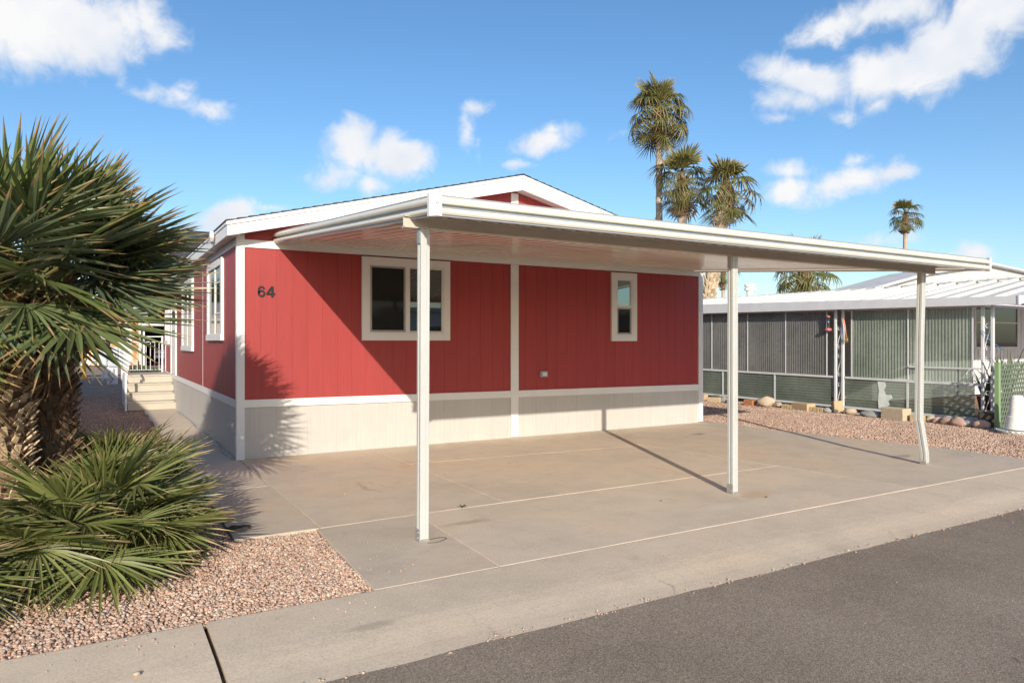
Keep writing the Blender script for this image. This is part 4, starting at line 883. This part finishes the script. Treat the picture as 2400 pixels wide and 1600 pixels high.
# ragged pale patch on a lower sheet
tp = [(-.86,.13),(-1.02,.13),(-1.10,.22),(-1.07,.30),(-1.16,.36),(-1.14,.42),(-1.02,.42),(-.98,.52),(-1.02,.60),(-1.0,.68),(-.84,.69),(-.87,.5),(-.85,.3)]
MB().poly([(NX-.016,a,b) for a, b in tp], (.002,0,0)).build('sheet_patch', 'pale_patch', nb)
def scroll(c, r, a0, turns, s=1, flip=1):
    return [(NX-.01, c[0] + flip*(r*(1-.62*t))*math.cos(a0+s*t*turns*6.283), c[1] + (r*(1-.62*t))*math.sin(a0+s*t*turns*6.283)) for t in [i/18 for i in range(19)]]
for ya, yb, nm in ((.122,-.053,0), (-2.869,-3.033,1)):
    for q in (ya, yb):
        MB().bbox(NX-.045, NX+.005, q-.025, q+.025, .03, eb(q)+.01, .004).build('post', 'alu_white', nb)
    m = (ya+yb)/2
    for z0 in (.32, .95, 1.55):
        MB().tube([(NX-.02,m+.045,z0-.12),(NX-.02,m+.02,z0),(NX-.02,m-.03,z0+.14),(NX-.02,m-.045,z0+.24)], .008, 6).build('iron_scroll', 'iron_white', nb)
        MB().tube(scroll((m,z0+.26), .052, 3.3, 1.3), .0075, 6).build('iron_scroll', 'iron_white', nb)
        MB().tube(scroll((m,z0-.16), .052, .1, 1.3), .0075, 6).build('iron_scroll', 'iron_white', nb)
MB().tube([(NX-.04, -2.72+.13*math.cos(a), .90+.11*math.sin(a)) for a in [i*.5 for i in range(12)]], .009, 6).build('iron_scroll', 'iron_white', nb)
MB().box(12.55, 15.1, -2.8, 9, -.012, .05).build('floor', 'joint_dirt', nb)
# the neighbour's home behind it
nh = thing('white_home', (20, 6, 0), 'white ribbed-metal home with low roof behind the lean-to at right', 'house')
MB().box(15.22, 26.2, 1.0, 13, 0, 2.78).build('wall', 'neighbour_wall', nh)
x = 15.25
while x < 24: MB().box(x, x+.16, .975, .999, .1, 2.78).build('siding_rib', 'neighbour_wall', nh); x += .21
MB().poly([(15.0,.96,2.78),(26.4,.96,2.78),(26.4,.96,3.05),(23.5,.96,3.55),(20.7,.96,3.70),(17.6,.96,3.30)], (0,.03,0)).build('gable', 'roof_coat', nh)
MB().poly([(15.0,.8,2.80),(17.6,.8,3.32),(20.7,.8,3.72),(23.5,.8,3.57),(26.6,.8,3.05),(26.6,.8,3.12),(23.5,.8,3.64),(20.7,.8,3.80),(17.6,.8,3.40),(15.0,.8,2.86)], (0,1.2,0)).build('roof', 'roof_coat', nh)
MB().box(15.0, 26.4, 2.01, 13.2, 2.79, 2.865).build('rear_roof', 'roof_coat', nh)
MB().poly([(14.98,.77,2.80),(17.6,.77,3.33),(20.7,.77,3.73),(23.5,.77,3.58),(23.5,.77,3.62),(20.7,.77,3.78),(17.6,.77,3.38),(14.98,.77,2.85)], (0,.028,0)).build('roof_edge', 'alu_white', nh)
for i in range(28): MB().lathe([(.02,0),(.03,.012),(.02,.03)], (15.16, -3.3+i*.4, 2.86), 6).build('roof_bolt', 'rock_tan', nh)
MB().box(15.1, 15.22, -3.5, 9, 2.84, 2.87).build('flashing', 'roof_coat', nh)
vt = MB().lathe([(.10,0),(.11,.16),(.17,.18),(.17,.25),(.12,.27),(.17,.29),(.17,.35),(.08,.38)], (15.2,4.81,2.86), 14).build('roof_vent', 'white_plaster', nh)
wf = MB().box(20.0,22.6,.94,.97,1.28,1.36).box(20.0,22.6,.94,.97,2.5,2.58).box(20.0,20.1,.94,.97,1.36,2.5).box(22.5,22.6,.94,.97,1.36,2.5).box(20.1,22.5,.945,.965,2.05,2.09).build('window', 'alu_white', nh)
MB().add([(20.1,.968,1.36),(22.5,.968,1.36),(22.5,.968,2.5),(20.1,.968,2.5)], [(0,1,2,3)]).build('pane', 'window_glass', wf)
MB().box(15.21, 24, -3.0, .76, 2.60, 2.68).build('porch_shade_roof', 'roof_coat', nh)  # unseen roof added to shade the home's front wall
for q in (17.5, 20.5, 23.8): MB().box(q-.04,q+.04,-2.95,-2.87,0,2.6).build('added_porch_post', 'alu_white', nh)

# hanging ornaments, lattice, pots, plants beside the lean-to
fd = thing('bird_feeder', (NX-.10, .25, 1.9), 'small pink hummingbird feeder hanging beside the iron post of the lean-to', 'bird feeder')
MB().lathe([(.02,1.74),(.07,1.76),(.075,1.80),(.03,1.82)], (NX-.10,.25,0), 12).build('base', 'pink_plastic', fd, True); MB().lathe([(.045,2.05),(.05,2.08),(.02,2.10)], (NX-.10,.25,0), 12).build('cap', 'pink_plastic', fd, True)
MB().lathe([(.03,1.82),(.035,2.05)], (NX-.10,.25,0), 10).build('bottle', 'low_e_glass', fd, True); MB().tube([(NX-.10,.25,2.10),(NX-.10,.25,2.22)], .003, 5).build('hook', 'wire', fd)
wc = thing('wind_chime', (NX-.08,-.16,1.8), 'gold sun ornament hanging on an orange ribbon beside the iron post', 'ornament')
MB().tube([(NX-.08,-.06,2.02),(NX-.09,-.12,1.98),(NX-.08,-.14,1.85),(NX-.08,-.17,1.62)], .018, 6, .010).build('ribbon', 'ribbon', wc, True)
for k in range(10):
    a = k*.6283; MB().poly([(NX-.08,-.175+.03*math.cos(a-.25),1.56+.03*math.sin(a-.25)),(NX-.08,-.175+.03*math.cos(a+.25),1.56+.03*math.sin(a+.25)),(NX-.08,-.175+.075*math.cos(a),1.56+.075*math.sin(a))], (-.008,0,0)).build('ray', 'gold', wc)
c_ = MB().lathe([(.035,0),(.03,.012)], (0,0,0), 14); c_.v = [(NX-.082-z,-.175+x,1.56+y) for x,y,z in c_.v]; c_.build('disc', 'gold', wc)
MB().tube([(NX-.06,-2.86,1.72),(NX-.07,-2.9,1.7),(NX-.05,-3.0,1.55),(NX+.2,-3.1,1.36)], .007, 5).build('rope', 'blue_rope')
tag(bpy.data.objects['rope'], 'thin blue rope tied to the right hand lean-to post', 'rope')

lt = thing('lattice_panel', (12.4,-3.36,0), 'green diagonal lattice panel with pale green frame at the right edge', 'lattice')
X0, X1, Z0, Z1 = 11.97, 13.05, .02, 1.16
MB().box(11.895,11.965,-3.40,-3.33,0,1.16).build('frame_post', 'pale_green', lt); MB().box(X1,X1+.06,-3.39,-3.33,0,1.16).build('frame_post', 'pale_green', lt)
MB().box(11.967,X1-.001,-3.345,-3.332,.0,.05).build('frame_rail', 'pale_green', lt)
for sgn in (1, -1):
    k = -14
    for k in range(-16, 17):
        # strips at 60 degrees
        c0 = (X0+X1)/2 + k*.085; sl = sgn*.52; hw = .019
        seg = []
        for z in [Z0 + (Z1-Z0)*i/40 for i in range(41)]:
            xx = c0 + sl*(z-(Z0+Z1)/2)
            if X0+hw <= xx <= X1-hw: seg.append((xx, z))
        if len(seg) > 3:
            (xa, za), (xb, zb2) = seg[0], seg[-1]; yq = -3.368 if sgn > 0 else -3.358
            MB().poly([(xa-hw,yq,za),(xa+hw,yq,za),(xb+hw,yq,zb2),(xb-hw,yq,zb2)], (0,.008,0)).build('slat', 'lattice_green', lt)
pt = thing('pillar_pot', (11.62,-3.80,0), 'white rough-cast tapered pillar standing on the gravel before the lattice', 'garden ornament')
MB().lathe([(.165,0),(.16,.02),(.15,.20),(.150,.22),(.135,.225)], (11.62,-3.80,.06), 20).build('pillar_base', 'white_plaster', pt, True)
MB().lathe([(.128,.222),(.122,.24),(.092,.53),(.085,.56),(.04,.57)], (11.62,-3.80,.06), 20).build('pillar_top', 'white_plaster', pt, True)
bs = thing('wire_basin', (11.62,-3.80,0), 'low round white basin with wire mesh rim under the white pillar', 'basin')
MB().lathe([(.26,0),(.30,.06),(.29,.062),(.26,.05),(.05,.048)], (11.62,-3.80,-.01), 24).build('bowl', 'white_plaster', bs, True)
for k in range(24):
    for s in (1, -1):
        a, b = k*.2618, k*.2618 + s*.2; MB().tube([(11.62+.265*math.cos(a),-3.80+.265*math.sin(a),.0),(11.62+.306*math.cos(b),-3.80+.306*math.sin(b),.055)], .003, 4).build('mesh_wire', 'grey_plastic', bs)
def sword_plant(loc, label, n, hh, seed, pot=True):
    rg = random.Random(seed); t = thing('sword_plant', loc, label, 'plant', 'pot plants by the lattice'); L0 = Vector(loc); zb0 = .0
    if pot: MB().lathe([(.09,0),(.13,.22),(.14,.25),(.12,.25),(.1,.2)], L0, 14).build('pot', 'terracotta', t, True); zb0 = .2
    for i in range(n):
        a = rg.uniform(0,6.283); h = hh*rg.uniform(.6,1.1); sp = rg.uniform(.1,.5); w = rg.uniform(.02,.035); d = Vector((math.cos(a),math.sin(a),0)); s = Vector((-d.y,d.x,0)); b = L0 + d*.06 + Vector((0,0,zb0)); V = []
        for j in range(6):
            f = j/5; c = b + d*sp*h*f*f + Vector((0,0,h*f)); ww = w*(1-f**2.2)*(.7+.6*f); V += [c - s*ww, c + d*ww*.4, c + s*ww]
        MB().add(V, [q for j in range(5) for q in ((3*j,3*j+1,3*j+4,3*j+3),(3*j+1,3*j+2,3*j+5,3*j+4))]).build('leaf', 'sword_leaf', t)
sword_plant((12.62,-3.02,.25), 'sword-leaved plant in a terracotta pot behind the lattice near the post', 16, .8, 3)
sword_plant((12.75,-3.16,.25), 'taller sword-leaved plant in terracotta at the right edge behind the lattice', 18, 1.05, 4)
sword_plant((12.70,-2.80,.245), 'small sword-leaved plant between the right hand iron posts', 10, .5, 5)
MB().box(12.15,12.95,-3.24,-2.95,0,.245).build('plant_stand', 'joint_dirt'); tag(bpy.data.objects['plant_stand'], 'dark low stand under the pot plants behind the lattice', 'stand')

# stones and bricks along the foot of the lean-to
RK = [  # x, y, (rx,ry,rz), rot, kind, label
 (12.25,3.85,(.12,.08,.06),10,'brick_tan','tan brick end at the foot of the lean-to by the house corner'),
 (12.35,3.45,(.17,.11,.08),0,'rock_dark','dark grey stone nearest the house corner'),
 (12.0,3.20,(.18,.07,.05),15,'brick_tan','flat tan brick under the dark stones near the house corner'),
 (12.12,2.98,(.11,.08,.085),40,'rock_grey','pale grey broken stone beside the dark stones'),
 (11.95,2.72,(.09,.06,.05),0,'rock_dark','small dark stone left of the middle carport post'),
 (11.98,2.05,(.13,.09,.06),5,'brick_red','reddish brown brick just right of the middle post'),
 (12.02,1.62,(.20,.12,.15),35,'rock_tan','largest smooth tan boulder leaning at the green sheets'),
 (12.15,1.36,(.12,.09,.07),0,'rock_tan','rough tan stone right of the large boulder'),
 (12.05,1.02,(.14,.06,.05),6,'cored_brick','cored tan brick lying on its side beside the wide flat one'),
 (12.05,.62,(.25,.12,.075),-12,'brick_tan','wide flat tan slab brick below the grey sheets'),
 (12.0,.22,(.18,.06,.05),4,'cored_brick','tan cored brick next to the grey cobble'),
 (12.0,-.01,(.09,.08,.065),0,'rock_grey','round grey cobble left of the iron posts'),
 (12.05,-.17,(.06,.06,.05),0,'rock_dark','small dark pebble stone at the iron posts'),
 (12.18,-.13,(.10,.08,.12),60,'brick_tan','broken tan block standing before the iron posts'),
 (12.08,-.50,(.12,.09,.085),20,'rock_tan','lumpy tan stone right of the iron posts'),
 (11.98,-1.0,(.22,.12,.075),5,'rock_grey','long grey brown stone left of the concrete block'),
 (11.95,-1.55,(.25,.12,.11),-8,'block_beige','beige concrete block below the green sheet with the pale patch'),
 (11.95,-1.97,(.12,.07,.06),8,'brick_tan','small tan brick right of the concrete block'),
 (12.1,-2.14,(.10,.08,.07),0,'rock_tan','brown cobble just right of the bent post'),
 (12.02,-2.32,(.10,.08,.075),30,'rock_pink','reddish cobble, second right of the bent post'),
 (11.97,-2.53,(.15,.10,.085),10,'rock_pink','long reddish cobble in the row at right'),
 (11.9,-2.74,(.15,.11,.10),-20,'rock_pink','plump pink cobble in the middle of the right row'),
 (11.95,-2.92,(.13,.10,.085),15,'rock_grey','grey cobble between two pink ones'),
 (11.87,-3.14,(.14,.10,.095),0,'rock_pink','last pink cobble before the white posts'),
 (12.22,-3.06,(.08,.07,.07),0,'rock_tan','small pale cobble at the foot of the right hand post')]
for i, (x_, y_, (a, b, c), ro, k, lab) in enumerate(RK):
    if k == 'cored_brick':
        t = MB(); n = 4; wv = 2*a/n
        t.bbox(x_-b, x_+b, y_-a, y_+a, 0, c*1.1, .006)
        for j in range(n): t.bbox(x_-b-.02, x_-b+.001, y_-a+wv*j+.008, y_-a+wv*(j+1)-.012, .0, c*1.7, .004)
        t.bbox(x_-b+.03, x_+b, y_-a, y_+a, c*1.1+.001, c*1.7, .006)
        o = t.build('brick', 'brick_tan'); nm = 'brick'
    elif k.startswith('brick') or k == 'block_beige':
        t = MB().bbox(-b, b, -a, a, -.02, 2*c, .012); o = t.build('brick' if k != 'block_beige' else 'concrete_block', k); o.location = (x_, y_, 0); o.rotation_euler = (0, R(ro*.15), R(ro)); 
    else:
        me = rock_mesh('stone', k, 50+i, 1.0, 3, .28); o = bpy.data.objects.new('stone', me); COL.objects.link(o); o.location = (x_, y_, c*.62-.01); o.scale = (b, a, c); o.rotation_euler = (0,0,R(ro))
    tag(o, lab, 'brick' if 'brick' in k else ('block' if k == 'block_beige' else 'stone'), 'stones and bricks along the lean-to')

# ------------------------------------------------------------------ far left: meters, street, white and orange house
structure('far_road', sheet([(-80,27.5),(80,27.5),(80,35.5),(-80,35.5)], -.012), 'asphalt')
um = thing('utility_pedestal', (-1.05,19.2,0), 'grey electric meter pedestal with three boxes standing on the gravel', 'utility box')
for x0, x1, z0, z1, nm_, m in ((-1.44,-1.18,.66,1.26,'meter_box','grey_box'), (-1.16,-.83,.62,1.32,'meter_box','grey_box'), (-.80,-.56,.66,1.24,'meter_box','grey_box'), (-1.32,-.98,.20,.58,'lower_box','brick_tan')):
    b_ = MB().bbox(x0,x1,19.05,19.2,z0,z1,.02).build(nm_, m if nm_ == 'meter_box' else 'alu_white', um); MB().bbox(x0+.03,x1-.03,19.03,19.049,z0+.04,z1-.04,.008).build('box_door', m if nm_ == 'meter_box' else 'alu_white', b_)
MB().bbox(-1.2,-.86,19.12,19.25,0,.62,.01).build('pedestal', 'alu_white', um); MB().tube([(-.72,19.15,0),(-.72,19.15,.66)], .045, 8).build('conduit', 'alu_white', um, True); MB().tube([(-1.34,19.12,0),(-1.32,19.12,.4)], .03, 8).build('conduit', 'alu_white', um, True)
MB().tube([(-1.1,19.02,.5),(-1.16,19.0,.35),(-1.0,19.0,.2),(-1.12,19.02,.03)], .012, 6).build('conduit', 'black_metal', um); MB().tube([(-.6,19.0,.0),(-.52,19.0,.22)], .04, 6).build('conduit', 'alu_white', um)
yp = thing('marker_post', (-1.93,23.4,0), 'flat yellow marker post beside the grey meters', 'post'); MB().bbox(-2.0,-1.86,23.4,23.44,0,1.27,.01).build('post', 'yellow_paint', yp)
MB().tube([(-1.62,22.2,0),(-1.62,22.2,.36)], .03, 8).build('pipe_stub', 'grey_box'); tag(bpy.data.objects['pipe_stub'], 'short pale pipe stub sticking up right of the yellow post', 'pipe')

fh = thing('orange_trim_house', (-1,44,0), 'white house with orange window surround across the far street', 'house')
MB().box(-14,1.02,42,52,0,2.9).build('wall', 'stucco', fh); MB().box(-14.3,1.3,41.6,52,2.9,3.15).build('eave', 'alu_white', fh)
MB().poly([(-14.4,41.5,3.15),(1.4,41.5,3.15),(1.4,47,4.3),(-14.4,47,4.3)], (0,0,.12)).build('roof', 'roof_coat', fh)
for x0, x1, z0, z1 in ((-1.88,-1.62,.35,2.75), (-.64,-.30,.55,2.75), (-1.62,-.64,2.27,2.75), (-1.62,-.64,.75,1.17), (.50,.86,.1,2.75)): MB().box(x0,x1,41.94,41.99,z0,z1).build('orange_board', 'orange_paint', fh)
fw = MB().box(-1.62,-.64,41.95,41.985,1.17,1.22).box(-1.62,-.64,41.95,41.985,2.22,2.27).box(-1.62,-1.57,41.95,41.985,1.22,2.22).box(-.69,-.64,41.95,41.985,1.22,2.22).box(-1.15,-1.11,41.95,41.985,1.22,2.22).box(-1.57,-.69,41.955,41.984,1.70,1.74).build('window', 'rock_tan', fh)
MB().add([(-1.57,41.987,1.22),(-.69,41.987,1.22),(-.69,41.987,2.22),(-1.57,41.987,2.22)], [(0,1,2,3)]).build('pane', 'window_glass', fw); MB().box(-1.32,-.96,41.96,41.982,1.22,2.22).build('curtain', 'curtain', fw)
for i in range(9): MB().box(-2.1+.33*i, -2.1+.33*i+.28, 41.7, 41.9, 0, .12+.1*(i%3)).build('edging_stone', 'rock_tan', fh)
for i in range(5):
    for j in range(4): MB().bbox(-1.75+.17*i, -1.60+.17*i, 41.72, 41.92, .3+.13*j, .41+.13*j, .02).build('ledge_stone', 'white_plaster', fh)
fc = thing('far_carport', (2.6,44,0), 'dark open carport beside the far white house', 'carport')
MB().box(1.05,7,40.5,50,2.52,2.72).build('roof', 'alu_white', fc); MB().box(1.05,1.2,41,50,0,2.52).build('side_wall', 'dark_interior', fc); MB().box(1.05,7,49.8,50,0,2.52).build('back_wall', 'dark_interior', fc); MB().box(6.8,7,41,50,0,2.52).build('side_wall', 'dark_interior', fc)
for q in (1.12, 6.9): MB().box(q-.05,q+.05,40.6,40.7,0,2.52).build('post', 'alu_white', fc)
car = thing('parked_car', (2.7,45.5,0), 'dark car with silver bumper parked in the far shaded carport', 'car')
cprof = [(43.4,.35),(43.35,.75),(43.5,1.02),(44.5,1.12),(45.1,1.62),(46.6,1.68),(47.3,1.2),(47.8,1.1),(47.85,.4)]
MB().poly([(1.85,a,b) for a,b in cprof], (1.75,0,0)).build('body', 'car_paint', car)
MB().poly([(1.95,44.48,1.14),(3.5,44.48,1.14),(3.42,45.04,1.60),(2.03,45.04,1.60)], (0,-.03,.02)).build('windscreen', 'window_glass', car)
MB().bbox(1.83,3.62,43.26,43.34,.42,.60,.02).build('bumper', 'car_silver', car); MB().bbox(2.2,3.25,43.31,43.345,.70,.92,.01).build('grille', 'car_silver', car)
for q in (1.92, 3.3): MB().bbox(q,q+.24,43.31,43.37,.74,.94,.02).build('headlight', 'alu_white', car)
for q in (1.84, 3.42):
    for yq in (44.0, 47.0):
        w_ = MB().lathe([(.2,-.1),(.32,-.1),(.34,0),(.32,.1),(.2,.1)], (0,0,0), 16); w_.v = [(q+.09+z, yq+x, .34+y) for x,y,z in w_.v]; w_.build('wheel', 'rubber', car, True)
def leafy(name, loc, rx, ry, rz, n, size, m, label, cat, seed, kind=None, trunk=None):
    rg = random.Random(seed); t = thing(name, (loc[0],loc[1],0), label, cat); mb = MB(); L0 = Vector(loc)
    lobes = [(Vector((rg.uniform(-.6,.6)*rx, rg.uniform(-.6,.6)*ry, rg.uniform(-.5,.55)*rz)), rg.uniform(.35,.6)) for _ in range(12)]
    for i in range(n):
        c, k = rg.choice(lobes); d = Vector((rg.gauss(0,1),rg.gauss(0,1),rg.gauss(0,1))).normalized()*rg.uniform(.4,1)**.5
        p = L0 + c + Vector((d.x*rx*k, d.y*ry*k, d.z*rz*k)); a = Vector((rg.gauss(0,1),rg.gauss(0,1),rg.gauss(0,1))).normalized(); b = a.orthogonal().normalized(); s = size*rg.uniform(.6,1.4)
        mb.add([p-a*s, p+b*s*.45, p+a*s, p-b*s*.45], [(0,1,2,3)])
    mb.build('crown', m, t)
    if trunk: MB().tube([(loc[0],loc[1],0),(loc[0]+.1,loc[1],loc[2]*.5),(loc[0],loc[1],loc[2]+rz*.3)], trunk, 8, trunk*.5).build('trunk', 'palm_trunk', t)
    return t
leafy('leafy_tree', (4.2,56,4.2), 3.6, 3, 2.4, 5000, .22, 'green_leaf', 'dark leafy tree behind the far carport', 'tree', 61, trunk=.25)
leafy('leafy_tree', (-6.5,58,4.5), 4, 3, 2.6, 5000, .22, 'green_leaf', 'dark leafy tree behind the far white house, left of the carport tree', 'tree', 62, trunk=.25)
leafy('low_shrub', (.35,23.5,.22), .95, .5, .26, 1500, .06, 'green_leaf', 'low green shrub on the gravel seen through the porch railing', 'shrub', 63)

# ------------------------------------------------------------------ the next home to the left, outside the picture; its shadow lies on the gravel
ln = thing('cream_home', (-7,6.5,0), 'cream home next door beyond the left picture edge, shading the gravel', 'house')
MB().box(-10,-4.35,-3.6,16.5,0,3.1).build('wall', 'stucco', ln)
MB().poly([(-10.3,-3.9,3.1),(-4.1,-3.9,3.1),(-4.1,-3.9,3.3),(-7.2,-3.9,4.1),(-10.3,-3.9,3.3)], (0,20.7,0)).build('roof', 'roof_coat', ln)
for q in (0, 5, 10): MB().box(-4.349,-4.32,q,q+1.4,1.1,2.3).build('window', 'window_glass', ln)
# ------------------------------------------------------------------ across the street, seen in the window glass
ah = thing('opposite_home', (14,-22,0), 'white home with flat carport across the street, mirrored in the windows', 'house')
MB().box(9,26,-27,-19,0,2.8).build('wall', 'neighbour_wall', ah); MB().box(8.7,26.3,-27.3,-18.7,2.8,2.98).build('roof', 'roof_coat', ah)
MB().box(2.5,8.9,-25,-16.2,2.35,2.5).build('carport_roof', 'cream_metal', ah)
for q in (2.7, 5.6, 8.6): MB().box(q-.05,q+.05,-16.5,-16.4,0,2.35).build('post', 'post_metal', ah)
for q in (11, 16, 21): MB().box(q,q+1.5,-19,-18.97,1.1,2.2).build('window', 'window_glass', ah)
structure('far_side_drive', sheet([(2.3,-25),(8.9,-25),(8.9,-12.7),(2.3,-12.7)], -.02), 'concrete')
